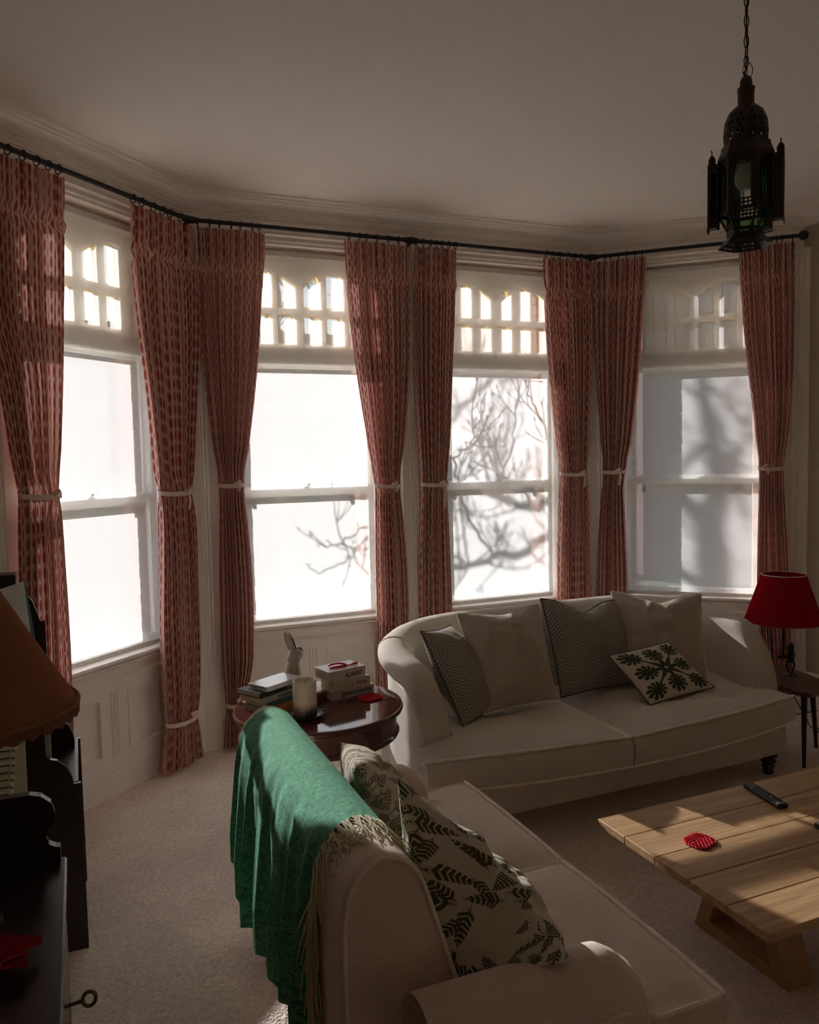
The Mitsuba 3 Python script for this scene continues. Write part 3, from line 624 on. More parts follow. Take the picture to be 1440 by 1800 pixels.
# ------------------------------------------------------------------ the pinkish loveseat, its throw and cushions
ls = thing('loveseat', 'small pinkish beige two-seat sofa seen from behind, under the green throw', 'sofa')
YN, YF = -3.27, -1.94      # near and far ends
put('base', rbx(-1.50, -0.74, YN, YF, 0.15, 0.31, 0.02), BEIGE, ls, smooth=40)
bprof = [(-1.515, 0.16), (-1.525, 0.40), (-1.53, 0.62), (-1.528, 0.72), (-1.515, 0.79), (-1.485, 0.835), (-1.44, 0.857), (-1.395, 0.850), (-1.36, 0.825), (-1.335, 0.77), (-1.30, 0.66), (-1.25, 0.50), (-1.22, 0.36), (-1.22, 0.16)]
bl_ = LineString(bprof); bd = np.array([bl_.interpolate(q, normalized=True).coords[0] for q in np.linspace(0, 1, 44)])
YB0, YB1 = -3.10, -1.96
ys = np.concatenate([[YB0, YB0 + 0.008, YB0 + 0.02], np.linspace(YB0 + 0.05, YB1 - 0.05, 16), [YB1 - 0.02, YB1 - 0.008, YB1]])
cb = bd.mean(0)
PB = np.array([[(cb[0] + (x - cb[0]) * k, y, cb[1] + (z - cb[1]) * (0.5 + 0.5 * k)) for (x, z) in bd] for y in ys for k in [1 - 0.035 * (max(0, 1 - (y - YB0) / 0.02) + max(0, 1 - (YB1 - y) / 0.02)) ** 2]])
mb = grid(PB)
caps = [hullp([(x, y, z) for (x, z) in PB[j][:, [0, 2]]] + [(cb[0], y + d, cb[1])]) for j, y, d in ((0, YB0, -0.012), (-1, YB1, 0.012))]
bk = put('back', mb, BEIGE, ls, smooth=True)
for c in caps: put('back_side', c, BEIGE, bk, smooth=30)
for j, d in ((0, -0.004), (-1, 0.004)):
    put('piping', tube(PB[j][4:40] + [0, d, 0], 0.0055, 6), PIPE2, bk, smooth=40)
def arm(y0, y1, outer):
    ym = (y0 + y1) / 2
    prof_ = [(y0 + 0.02 if outer < 0 else y0, 0.16)]
    w = (y1 - y0) / 2
    rows = []
    th = np.linspace(np.pi * 1.12, -np.pi * 0.12, 16)
    xs_ = list(np.linspace(-1.40, -0.98, 8)) + [-0.94, -0.905, -0.885, -0.878]
    for x in xs_:
        e = np.clip((x + 0.96) / 0.082, 0, 1); sh = math.sqrt(max(0, 1 - e * e)) * 0.35 + 0.65
        hz = 0.585 - 0.012 * (x + 1.4) - 0.05 * e ** 2
        r = w * (0.93 + 0.07 * sh)
        sec = [(ym - w * 0.80, 0.16), (ym - w * 0.80, 0.36)] + [(ym + r * math.cos(t), hz - w + r * math.sin(t) * 1.0) for t in th] + [(ym + w * 0.80, 0.36), (ym + w * 0.80, 0.16)]
        rows.append([(x, y, z) for y, z in sec])
    rows = np.array(rows)
    m = grid(rows); r = rows[-1]; c = r.mean(0) + [0.012, 0, 0]; n = len(r)
    cap = trimesh.Trimesh(np.vstack([r, c]), [(i, (i + 1) % n, n) for i in range(n)], process=False)
    k = put('arm', m, BEIGE, ls, smooth=40)
    put('arm_front', cap, BEIGE, k)
    put('piping', tube(r[1:-1], 0.005, 6), PIPE2, k, smooth=40)
    return rows
ra = arm(-3.285, -3.11, -1); arm(-2.08, -1.93, 1)
# the panel seam on the outside of the near arm
put('seam', tube([(-1.30, -3.278, 0.36), (-1.10, -3.283, 0.43), (-0.97, -3.283, 0.475), (-0.925, -3.28, 0.47), (-0.90, -3.272, 0.43), (-0.895, -3.268, 0.30), (-0.895, -3.262, 0.17)], 0.005, 6), PIPE2, ls, smooth=40)
for si, (y0, y1) in enumerate(((-2.605, -1.945), (-3.285, -2.615))):
    P = slab_cushion(None, lambda x: 0.0, 1.0, y0, y1, 0.31, 0.435, 13 + si, crown=0.035, wr=1.1)
    Pn = np.zeros_like(P)                       # turn: width along y, depth along -x
    Pn[..., 0] = -0.655 - P[..., 1] * 0.60; Pn[..., 1] = P[..., 0]; Pn[..., 2] = P[..., 2]
    beh = np.clip((-0.86 - Pn[..., 0]) / 0.02, 0, 1)
    Pn[..., 1] = Pn[..., 1] * (1 - beh) + np.clip(Pn[..., 1], -3.11, -2.08) * beh
    ck = put('seat_cushion', close_sides(Pn[:, ::-1]), BEIGE, ls, smooth=50)
    put('piping', tube(Pn[9] + np.array([0.008, 0, 0.003]), 0.007, 8), PIPE2, ck, smooth=40)
    put('piping', tube(Pn[9:, 0], 0.005, 6), PIPE2, ck, smooth=40); put('piping', tube(Pn[9:, -1], 0.005, 6), PIPE2, ck, smooth=40)
for (x, y) in ((-1.455, -2.09), (-1.455, -3.15), (-0.80, -2.05), (-0.80, -3.15)):
    f = 1 if x < -1 else -1
    put('leg', hullp([(x + a * 0.026 - f * 0.0, y + b * 0.026, 0.17) for a in (-1, 1) for b in (-1, 1)] + [(x + a * 0.017 - f * 0.012, y + b * 0.017, 0.0) for a in (-1, 1) for b in (-1, 1)]), DARKWOOD, ls)
# green throw over the back
tk = thing('throw', 'green herringbone wool throw with cream fringe over the loveseat back', 'throw')
NYT, NS = 150, 110
yt = np.linspace(-2.915, -2.005, NYT)
inner = bd[::-1]
# path from the inside of the back, over the top, down the outside
ib = int(np.argmin(np.abs(bd[:, 1] - 0.60) + (bd[:, 0] < -1.4) * 9))
topath = bd[ib::-1]
topath = topath[topath[:, 1] > 0.66] if False else topath
loc = LineString(topath)
def throw_pt(y, s):
    """s in [0,1]: 0 inside, .42 top, 1 hem outside"""
    hem = float(np.interp(y, [-2.915, -2.86, -2.75, -2.5, -2.3, -2.15, -2.06, -2.0], [0.22, 0.27, 0.33, 0.285, 0.25, 0.24, 0.30, 0.36]))
    if s < 0.5:
        L0 = loc.project(__import__('shapely').geometry.Point(-1.53, 0.70))
        x, z = loc.interpolate(L0 * s / 0.5).coords[0]
        k = 0.0
    else:
        q = (s - 0.5) / 0.5
        x, z = -1.53, 0.70 + (hem - 0.70) * q
        k = q
    return x, z, k
PT = np.zeros((NS, NYT, 3)); UVT = np.zeros((NS, NYT, 2))
ss = np.linspace(0, 1, NS)
L0 = loc.project(__import__('shapely').geometry.Point(-1.53, 0.70))
for i, s_ in enumerate(ss):
    for j, y in enumerate(yt):
        x, z, k = throw_pt(y, s_)
        off = 0.008
        if s_ < 0.5:
            x2, z2 = loc.interpolate(min(L0 * s_ / 0.5 + 0.01, loc.length)).coords[0]
            dx, dz = x2 - x, z2 - z; l = math.hypot(dx, dz) + 1e-9; nx, nz = dz / l, -dx / l
            if nx * (x + 1.40) + nz * (z - 0.70) < 0: nx, nz = -nx, -nz
        else: nx, nz = -1.0, 0.0
        fold = (0.5 + 0.5 * math.sin(y * 41 + 1.5 * math.sin(y * 9))) ** 1.5 + 0.35 * (0.5 + 0.5 * math.sin(y * 88 + 2))
        kk = np.clip((s_ - 0.36) / 0.5, 0, 1) ** 0.9
        d = off + 0.040 * fold * kk
        PT[i, j] = (x + nx * d, y + 0.012 * math.sin(y * 41) * kk + (0.03 * kk if j == -1 else 0), z + nz * d)
        UVT[i, j] = (s_ * 0.95, y)
put('cloth', grid(PT), THROW, tk, smooth=True, uv=UVT.reshape(-1, 2))
# fringe along the near end: strands fall over the end of the back
fr = []
edge = PT[:, 0]
r5 = np.random.default_rng(5)
for n in range(300):
    q = r5.uniform(0.10, 0.985); f = q * (NS - 1); i = int(f); p = edge[i] + (edge[min(i + 1, NS - 1)] - edge[i]) * (f - i)
    ln_ = r5.uniform(0.09, 0.15); pts = [p]
    s_ = f / (NS - 1)
    onout = np.clip((s_ - 0.40) / 0.12, 0, 1); onin = np.clip((0.24 - s_) / 0.12, 0, 1)
    d = np.array([-0.25 * onout + 0.25 * onin + r5.normal(0, .18), -1.0 + 0.5 * onout, -0.15 - 0.7 * onout - 0.5 * onin + r5.normal(0, .15)])
    cpt = p.copy()
    for t in range(7):
        g = np.array([0, 0, -0.35 - 0.25 * onout]) ; d = d / np.linalg.norm(d) + g * (0.30 + 0.5 * onout) + r5.normal(0, 0.12, 3); d /= np.linalg.norm(d)
        cpt = cpt + d * ln_ / 7
        # stay outside the back
        if cpt[1] > YB0 - 0.004:
            if cpt[0] > -1.54 and cpt[0] < -1.40 and onout > 0.2: cpt[0] = min(cpt[0], -1.54)
            zb = np.interp(cpt[0], bd[4:34, 0], bd[4:34, 1])
            if -1.52 < cpt[0] < -1.30 and cpt[2] < zb + 0.006: cpt[2] = zb + 0.006
        pts.append(cpt.copy())
    fr.append(tube(pts, np.linspace(0.0024, 0.0014, len(pts)), 4))
put('fringe', cat(fr), FRINGE, tk, smooth=True, kind='stuff')
scatter_cushion('cream fern print cushion further along, half hidden by the throw', 'cushion', [(-1.30, -2.54, 0.83), (-1.205, -2.09, 0.735), (-0.97, -2.10, 0.46), (-1.06, -2.52, 0.46)], 0.17, 21, FERN2, None, group='fern print cushions on the loveseat', pinch=0.03, wr=1.3)
scatter_cushion('rumpled cream cushion with dark fern leaves in the near corner of the loveseat', 'cushion', [(-1.335, -2.935, 0.955), (-0.985, -2.80, 0.56), (-1.055, -3.25, 0.605), (-1.27, -3.09, 0.50)], 0.21, 22, FERN, None, group='fern print cushions on the loveseat', pinch=0.02, wr=1.6, creases=((-0.1, 0.0, 1.0, 0.035, 0.10, 0.6, 1.0), (0.25, -0.2, 1.9, -0.03, 0.08, 0.5, 0.5), (0.0, 0.4, 0.6, 0.022, 0.07, 0.5, -0.8), (-0.4, -0.3, 0.3, -0.022, 0.08, 0.5, 1.0), (0.5, 0.2, 2.4, 0.025, 0.07, 0.4, 0.3), (-0.35, 0.55, 1.3, 0.02, 0.05, 0.35, 0.5), (0.1, -0.6, 0.1, 0.02, 0.05, 0.5, 0.5)))

# ------------------------------------------------------------------ coffee table
ct = thing('coffee_table', 'low oak coffee table with plank top and trapezoid legs', 'coffee table')
ye = [-2.285, -2.4405, -2.597, -2.7535, -2.9125, -3.07]
for k in range(5):
    put('plank', rbx(-0.285, 1.25, ye[k + 1] + 0.0011, ye[k] - 0.0011, 0.332, 0.36, 0.0016, 4), OAK, ct)
put('batten', bx(-0.18, -0.10, -3.0, -2.36, 0.312, 0.332), OAKLEG, ct); put('batten', bx(1.06, 1.14, -3.0, -2.36, 0.312, 0.332), OAKLEG, ct)
for x0 in (-0.012, 0.90):
    lf = put('leg_frame', bx(x0, x0 + 0.11, -2.85, -2.53, 0.0, 0.045), OAKLEG, ct)
    for (yb_, yt_) in ((-2.485, -2.60), (-2.895, -2.78)):
        sg = 1 if yb_ > -2.7 else -1
        put('leg', hullp([(x, y, z) for x in (x0, x0 + 0.11) for (y, z) in ((yb_, 0), (yb_ - sg * 0.055, 0), (yt_, 0.331), (yt_ - sg * 0.055, 0.331))]), OAKLEG, lf)
def crochet(label, cx, cy, z, rot, w, h):
    t = thing('crochet_coaster', label, 'coaster', 'red crochet coasters')
    M = rotz(rot, (cx, cy, z)); ms = []
    for j, yy in enumerate(np.linspace(-h / 2, h / 2, 7)):
        wr_ = w / 2 * (1 - 0.30 * (abs(yy) / (h / 2)) ** 2.5); xs_ = np.linspace(-wr_, wr_, 40)
        ms.append(tube([(x, yy + 0.0045 * math.sin(x * 380 + j * 2), 0.005 + 0.003 * math.cos(x * 380 + j * 1.3)) for x in xs_], 0.0042, 6))
    cp = [(-w / 2, -h * .25), (-w * .34, -h / 2), (w * .34, -h / 2), (w / 2, -h * .25), (w / 2, h * .25), (w * .34, h / 2), (-w * .34, h / 2), (-w / 2, h * .25)]
    ms.append(extr(Polygon(cp), 0.0035, 0.0005))
    put('body', place(cat(ms), M), RED, t, smooth=40)
    n = 14; P = []
    ring = []
    rl_ = Polygon(cp).exterior
    for (a, b) in [rl_.interpolate(q, normalized=True).coords[0] for q in np.linspace(0, 1, 23)[:-1]]:
        th = np.linspace(0, 2 * np.pi, 9)[:-1]
        ring.append(tube([(a + 0.008 * math.cos(q), b + 0.008 * math.sin(q), 0.005) for q in th], 0.0035, 5, closed=True))
    put('scalloped_edge', place(cat(ring), M), RED, t, smooth=40)
crochet('red crochet coaster lying in sunlight on the oak coffee table', -0.078, -2.582, 0.36, 0.25, 0.085, 0.075)
rc = thing('remote_control', 'black television remote control on the oak coffee table', 'remote control')
M = Mt((0.403, -2.413, 0.36), (0.175, 0.985, 0), (-0.985, 0.175, 0), (0, 0, 1))
put('body', place(rbx(-0.105, 0.105, -0.024, 0.024, 0.001, 0.017, 0.006, 8), M), BLACKPL, rc, smooth=40)
put('screen_window', place(rbx(0.075, 0.098, -0.019, 0.019, 0.0165, 0.0182, 0.001, 4), M), BUTTON, rc)
for a in range(11):
    for b in range(3):
        put('button', place(rbx(-0.095 + a * 0.0145, -0.087 + a * 0.0145, -0.0185 + b * 0.0145, -0.0095 + b * 0.0145, 0.016, 0.0195, 0.0015, 4), M), BUTTONW if (a == 4 and b == 1) or (a == 0 and b == 2) else BUTTON, rc)
mag = thing('notebook', 'corner of a black notebook with white cover at the right edge', 'notebook')
put('cover', rbx(0.36, 0.60, -2.86, -2.67, 0.361, 0.378, 0.003, 4), BLACKPL, mag); put('top_cover', rbx(0.362, 0.598, -2.858, -2.672, 0.3785, 0.381, 0.001, 4), WHITEPAPER, mag)

# ------------------------------------------------------------------ round table and what stands on it
rt = thing('round_table', 'round mahogany pedestal table with a deep drum apron behind the loveseat', 'table')
TX, TY, TZ, TR_ = -1.088, -1.415, 0.66, 0.362
put('top', lathe([(0, TZ - 0.028), (TR_ - 0.012, TZ - 0.028), (TR_ - 0.003, TZ - 0.022), (TR_, TZ - 0.012), (TR_ - 0.004, TZ - 0.003), (TR_ - 0.010, TZ), (0, TZ)], TX, TY, 96), MAHOG, rt, smooth=35)
put('apron', lathe([(0, TZ - 0.028), (TR_ - 0.03, TZ - 0.028), (TR_ - 0.03, TZ - 0.105), (TR_ - 0.022, TZ - 0.110), (TR_ - 0.018, TZ - 0.118), (TR_ - 0.022, TZ - 0.126), (TR_ - 0.035, TZ - 0.13), (0, TZ - 0.13)], TX, TY, 96), MAHOG, rt, smooth=35)
put('pedestal', lathe([(0, 0.53), (0.06, 0.53), (0.05, 0.50), (0.035, 0.46), (0.03, 0.40), (0.045, 0.34), (0.06, 0.28), (0.05, 0.22), (0.04, 0.18), (0.065, 0.13), (0.07, 0.09), (0, 0.09)], TX, TY, 32), MAHOG, rt, smooth=40)
for k in range(3):
    a = k * 2.094 + 0.5; c, s_ = math.cos(a), math.sin(a)
    put('foot', tube([(TX + c * r, TY + s_ * r, z) for r, z in ((0.05, 0.12), (0.13, 0.115), (0.2, 0.075), (0.26, 0.03), (0.29, 0.022))], [0.026, 0.024, 0.021, 0.018, 0.02], 10), MAHOG, rt, smooth=40)
books = 'books stacked on the round table'
def book(label, near, dirx, z, length, depth, t, cover, pages=PAGES, text=None, tcol=INK, tsize=0.4, group=books, emblem=False, side_pages=True, open_=False):
    """near: the corner of spine and tail edge nearest the camera; dirx: direction of the spine from there"""
    k = thing('book', label, 'book', group)
    d = np.array(dirx, float); d /= np.linalg.norm(d); e = np.array([-d[1], d[0]])    # e: from the spine into the pages
    M = Mt((near[0], near[1], z), (d[0], d[1], 0), (e[0], e[1], 0), (0, 0, 1))
    c = 0.0022
    put('cover', place(cat([bx(0, length, 0, depth, 0.0002, c), bx(0, length, 0, depth, t - c, t - 0.0002), bx(0, length, 0, c, c, t - c)]), M), cover, k)
    put('page_block', place(bx(0.003, length - 0.003, c, depth - 0.004, c, t - c), M), pages, k)
    if text:
        tmh = min(t * tsize, 0.03); m = meshkit.text_mesh(text, tmh, 0.0006, True)
        w = m.bounds[1][0]; sc = min(1.0, length * 0.62 / w)
        m.apply_scale([sc, 1, 1]); w *= sc
        m = place(m, Mt((length * 0.93 - w, -0.0002, t / 2 - tmh / 2), (1, 0, 0), (0, 0, 1), (0, -1, 0)))
        put('spine_lettering', place(m, M), tcol, k)
    if emblem:
        th = np.linspace(0, 2 * np.pi, 17)[:-1]
        put('emblem', place(tube([(length * 0.27 + t * 0.27 * math.cos(q), -0.0006, t * 0.5 + t * 0.27 * math.sin(q)) for q in th], t * 0.07, 5, closed=True), M), INK, k)
    return M
dr_ = (0.97, 0.24)
z = TZ
book('grey-spined paperback at the bottom of the right stack, lettered AGNES MARTIN', (-1.022, -1.405), dr_, z, 0.215, 0.135, 0.037, CV['pale'], text='AGNES MARTIN', tsize=0.36, emblem=True); z += 0.037
book('thick cream paperback second from the bottom of the right stack', (-1.018, -1.40), (0.985, 0.17), z, 0.185, 0.125, 0.046, CV['cream'], text='L. VIDAL', tcol=CV['brown'], tsize=0.3); z += 0.046
book('white paperback lettered ALBERT, third up in the right stack', (-1.035, -1.395), dr_, z, 0.190, 0.125, 0.030, CV['white'], text='ALBERT', tsize=0.6); z += 0.030
book('slim pink and white paperback on top of the right stack', (-1.035, -1.398), dr_, z, 0.190, 0.128, 0.012, CV['pink'], pages=WHITEPAPER); z += 0.012
rb = thing('bookmark_cord', 'looped red cord lying on top of the right book stack', 'cord')
c0 = np.array([-0.975, -1.335, z + 0.0045])
put('loop', tube([c0 + [0.034 * math.cos(a) * 1.3, 0.016 * math.sin(a), 0.010 * max(0, math.sin(a))] for a in np.linspace(-2.6, 2.6, 20)], 0.0038, 8), RED, rb, smooth=40)
put('tail', tube([c0 + [-0.037, -0.008, 0], c0 + [0.02, -0.004, 0.004], c0 + [0.06, 0.0, 0], c0 + [0.085, 0.012, 0.003], c0 + [0.10, 0.02, 0.0]], [0.003, 0.003, 0.003, 0.006, 0.004], 8), RED, rb, smooth=40)
book('brown hardback lying flat half hidden behind the candle', (-1.135, -1.40), (0.90, 0.43), TZ, 0.19, 0.13, 0.028, CV['brown']); 
book('pale thin book on the brown hardback behind the candle', (-1.125, -1.39), (0.90, 0.43), TZ + 0.028, 0.17, 0.12, 0.010, CV['cream'])
dl = (0.78, 0.62)
z = TZ
book('large olive grey book at the bottom of the left stack, orange spine', (-1.300, -1.50), (0.86, 0.51), z, 0.25, 0.20, 0.030, CV['orange'], pages=PAGESG); z += 0.030
book('teal-spined paperback second up in the left stack', (-1.325, -1.475), (0.86, 0.51), z, 0.215, 0.135, 0.024, CV['teal']); z += 0.024
book('grey lettered paperback in the middle of the left stack', (-1.345, -1.49), (0.86, 0.51), z, 0.235, 0.145, 0.022, CV['grey'], text='CONVERSATIONS', tsize=0.5); z += 0.022
book('black-spined hardback fourth up in the left stack', (-1.352, -1.475), (0.86, 0.51), z, 0.215, 0.14, 0.020, CV['black'], text='POETRY', tcol=LIGHTINK, tsize=0.4); z += 0.020
book('silvery white glossy book on top of the left stack', (-1.318, -1.465), (0.86, 0.51), z, 0.20, 0.115, 0.020, CV['silver'], pages=PAGESG); ztop = z + 0.020
dish = thing('dish', 'shallow black dish with shiny rim under the candle', 'dish')
DX, DY = -1.185, -1.555
put('bowl', lathe([(0, TZ + 0.001), (0.055, TZ + 0.001), (0.074, TZ + 0.014), (0.078, TZ + 0.017), (0.074, TZ + 0.018), (0.054, TZ + 0.006), (0, TZ + 0.006)], DX, DY, 40), BLACKPL, dish, smooth=40)
for a in (0.15, 3.3):
    put('handle', tube([(DX + 0.075 * math.cos(a + d) * k, DY + 0.075 * math.sin(a + d) * k, TZ + 0.018) for d, k in ((-0.3, 1), (-0.2, 1.16), (0, 1.22), (0.2, 1.16), (0.3, 1))], 0.003, 6), IRON, dish, smooth=40)
cd = thing('candle', 'thick ivory pillar candle with pressed leaves round its foot', 'candle')
put('wax', lathe([(0, TZ + 0.008), (0.047, TZ + 0.008), (0.0485, TZ + 0.015), (0.0485, TZ + 0.148), (0.046, TZ + 0.153), (0.041, TZ + 0.151), (0.036, TZ + 0.138), (0.0, TZ + 0.134)], DX, DY, 48), CANDLE, cd, smooth=40)
put('wick', tube([(DX, DY, TZ + 0.133), (DX + 0.001, DY, TZ + 0.143), (DX + 0.004, DY, TZ + 0.148)], 0.0014, 6), INK, cd)
crochet('red crochet coaster on the mahogany table beside the right book stack', -0.862, -1.440, TZ, 0.2, 0.085, 0.075)
# rabbit figurine standing behind the left stack
rb = thing('rabbit_figurine', 'white ceramic rabbit bust with brown ears behind the left book stack', 'figurine')
rx, ry = -1.150, -1.245
ex = np.array([0.93, 0.37, 0])                       # the way it faces, to the right
def rp(a, b, z): return np.array([rx, ry, TZ]) + ex * a + np.array([-ex[1], ex[0], 0]) * b + [0, 0, z]
bodym = m3.Manifold()
for a, b, ra_, rb_ in (((-0.01, 0, 0.02), (-0.008, 0, 0.10), 0.052, 0.038), ((-0.008, 0, 0.10), (0.0, 0, 0.16), 0.038, 0.026), ((0.0, 0, 0.165), (0.012, 0, 0.185), 0.030, 0.034), ((0.012, 0, 0.185), (0.040, 0, 0.172), 0.034, 0.012)):
    bodym = bodym + mf(hull_spheres([rp(*a), rp(*b)], [ra_, rb_], 24))
bm = tm(bodym.refine_to_length(0.008)); trimesh.smoothing.filter_taubin(bm, iterations=12)
bm.vertices[:, 2] = np.maximum(bm.vertices[:, 2], TZ + 0.001)
put('body', bm, CERAMIC, rb, smooth=True)
for sd in (-1, 1):
    em = hull_spheres([rp(-0.004, sd * 0.013, 0.205), rp(-0.018, sd * 0.015, 0.25), rp(-0.028, sd * 0.015, 0.282)], [0.010, 0.013, 0.008], 12)
    put('ear', em, CERAMIC, rb, smooth=40)
    put('ear_marking', hull_spheres([rp(-0.001, sd * 0.0215, 0.215), rp(-0.016, sd * 0.0255, 0.25), rp(-0.025, sd * 0.021, 0.275)], [0.004, 0.0055, 0.003], 8), CERDARK, rb, smooth=40)
    put('eye', hull_spheres([rp(0.016, sd * 0.0335, 0.190)], 0.0032, 8), INK, rb)
put('face_stripe', tube([rp(0.018, -0.016, 0.2145), rp(0.030, -0.016, 0.2055), rp(0.040, -0.014, 0.194)], [0.005, 0.008, 0.005], 8), CERDARK, rb, smooth=40)

# ------------------------------------------------------------------ side table and red lamp at the right
st = thing('side_table', 'small walnut side table on thin black tapered legs right of the cream sofa', 'side table')
tp = Polygon([(1.525, -1.575), (1.555, -1.645), (1.66, -1.625), (1.84, -1.46), (1.90, -1.13), (1.80, -1.02), (1.62, -1.02), (1.53, -1.2)]).buffer(0.02, 6).buffer(-0.02, 6)
put('top', cat([extr(tp.buffer(-0.003), 0.025, 0.378), extr(tp, 0.018, 0.3815)]), WALNUT, st)
for (x, y, dx, dy) in ((1.555, -1.60, -0.03, -0.03), (1.80, -1.44, 0.03, -0.01), (1.82, -1.08, 0.03, 0.03), (1.60, -1.07, -0.01, 0.03)):
    put('leg', tube([(x + dx, y + dy, 0.0), (x, y, 0.38)], [0.009, 0.017], 12), IRON, st, smooth=40)
rl = thing('table_lamp', 'table lamp with dark red pleated shade and acrobat figure on the walnut side table', 'lamp')
lx, ly = 1.715, -1.315
th = np.linspace(0, 2 * np.pi, 241)
def pleat(r0, r1, z0, z1, amp=0.0012, n=90):
    P = []
    for z in np.linspace(0, 1, 12):
        r = r0 + (r1 - r0) * z
        P.append([(lx + (r + amp * math.sin(n * t)) * math.cos(t), ly + (r + amp * math.sin(n * t)) * math.sin(t), z0 + (z1 - z0) * z) for t in th])
    return grid(np.array(P))
put('shade', pleat(0.207, 0.118, 0.722, 0.992), REDSHADE, rl, smooth=True)
for r, z in ((0.208, 0.723), (0.119, 0.991)):
    put('shade_trim', tube([(lx + r * math.cos(t), ly + r * math.sin(t), z) for t in th[:-1:4]], 0.003, 6, closed=True), REDDK if z < 0.9 else CV['cream'], rl, smooth=40)
put('shade_ring', cat([tube([(lx + 0.116 * math.cos(a), ly + 0.116 * math.sin(a), 0.975), (lx, ly, 0.955)], 0.0015, 5) for a in (0.4, 2.5, 4.6)]), IRON, rl)
put('pole', cat([tube([(lx, ly, 0.50), (lx, ly, 0.96)], 0.0075, 10), hull_spheres([(lx, ly, 0.93), (lx, ly, 0.97)], 0.014, 12)]), IRON, rl, smooth=40)
rv = np.array([0.92, -0.385, 0])
b0 = np.array([lx, ly, 0.0]) + rv * 0.045
put('arm', tube([np.array([lx, ly, 0.51]) - rv * 0.035, np.array([lx, ly, 0.51]) + rv * 0.06], 0.009, 8), IRON, rl, smooth=40)
fg = put('figure', cat([hull_spheres([b0 + [0, 0, 0.55], b0 + [0, 0, 0.575]], [0.019, 0.017], 12), hull_spheres([b0 + [0, 0, 0.49], b0 + [0, 0, 0.525]], [0.018, 0.024], 12), hull_spheres([b0 + [0, 0, 0.535]], 0.011, 8)]), IRON, rl, smooth=40)
for sg in (-1, 1):
    put('limb', tube([b0 + rv * 0.014 * sg + [0, 0, 0.49], b0 + rv * 0.022 * sg + [0, 0, 0.455], b0 + rv * 0.004 * sg + [0, 0, 0.408]], [0.007, 0.006, 0.004], 8), IRON, fg, smooth=40)
put('base', lathe([(0, 0.3997), (0.045, 0.3997), (0.045, 0.404), (0.02, 0.408), (0.008, 0.414), (0, 0.414)], b0[0], b0[1], 24), IRON, rl, smooth=40)
cb_ = thing('lamp_cable', 'thin dark cable trailing from the red lamp down behind the side table', 'cable')
put('wire', tube([(1.76, -1.30, 0.404), (1.84, -1.22, 0.41), (1.90, -1.20, 0.404), (1.96, -1.16, 0.39), (2.0, -1.1, 0.25), (2.02, -1.25, 0.03), (1.98, -1.40, 0.02), (1.87, -1.42, 0.10), (1.90, -1.36, 0.17), (1.98, -1.33, 0.16), (2.0, -1.2, 0.1), (1.80, -1.02, 0.03), (1.5, -0.9, 0.006)], 0.0035, 6), IRON, cb_, smooth=40)

# ------------------------------------------------------------------ Moroccan lantern
ln_k = thing('pendant_lantern', 'black pierced metal lantern with green and blue glass hanging on a chain', 'lantern')
LX, LY, LS = -0.007, -2.696, 0.926      # axis and size; heights below are drawn at full size and scaled about the ceiling hook line
def put_l(name, mesh, *a, **k):
    m = mesh.copy(); v = np.array(m.vertices); v[:, 0] = LX + (v[:, 0] - LX) * LS; v[:, 1] = LY + (v[:, 1] - LY) * LS; v[:, 2] = 0.1258 + LS * v[:, 2]; m.vertices = v
    return put(name, m, *a, **k)
rot0 = math.atan2(CAM[1] - LY, CAM[0] - LX) + math.radians(-8)      # one face looks at the viewer
HEX = [rot0 + math.pi / 6 + k * math.pi / 3 for k in range(6)]       # corners
def hx(r, a, z): return np.array([LX + r * math.cos(a), LY + r * math.sin(a), z])
# dome with pierced holes
dome_p = [(0.069, 2.735), (0.072, 2.775), (0.068, 2.815), (0.056, 2.845), (0.038, 2.862), (0.028, 2.87)]
outer_p = dome_p + [(0.0, 2.87)]
dm = mf(lathe([(0, 2.735)] + outer_p, 0, 0, 36)) - mf(lathe([(0, 2.73)] + [(max(r - 0.003, 0), z - (0.0 if z < 2.85 else 0.003)) for r, z in dome_p] + [(0, 2.867)], 0, 0, 36))
holes = []
for k in range(12):
    a = k * math.pi / 6
    for (z, w, h) in ((2.752, 0.006, 0.0045), (2.768, 0.0045, 0.007), (2.786, 0.006, 0.0055), (2.804, 0.0045, 0.007), (2.824, 0.005, 0.005)):
        for da in ((-0.11, 0.11) if z in (2.768, 2.804) else (0,)):
            c = m3.Manifold.cylinder(0.06, 1.0, 1.0, 6).scale([w, h, 1]).rotate([0, 90, 0]).rotate([90, 0, 0]) if False else m3.Manifold.cylinder(0.06, 1.0, 1.0, 6).scale([h, w, 1]).rotate([0, 90, 0])
            holes.append(c.translate([0.04, 0, z]).rotate([0, 0, math.degrees(a + da)]))
dm = dm - m3.Manifold.batch_boolean(holes, m3.OpType.Add)
dmm = tm(dm); dmm.apply_translation((LX, LY, 0))
put_l('dome', dmm, RUST, ln_k)
put_l('neck', cat([ngon([(0.0, 2.865), (0.027, 2.865), (0.027, 2.918), (0.029, 2.92), (0.029, 2.926), (0.0, 2.928)], LX, LY, 12), ngon([(0.0, 2.925), (0.020, 2.925), (0.020, 2.950), (0.014, 2.962), (0.0, 2.966)], LX, LY, 12)]), RUST, ln_k, smooth=40)
put_l('shoulder', ngon([(0.060, 2.752), (0.078, 2.742), (0.080, 2.728), (0.090, 2.705), (0.092, 2.690), (0.086, 2.690), (0.074, 2.722), (0.06, 2.735)], LX, LY, 6, HEX[0]), RUST, ln_k)
ZB, ZT = 2.512, 2.700
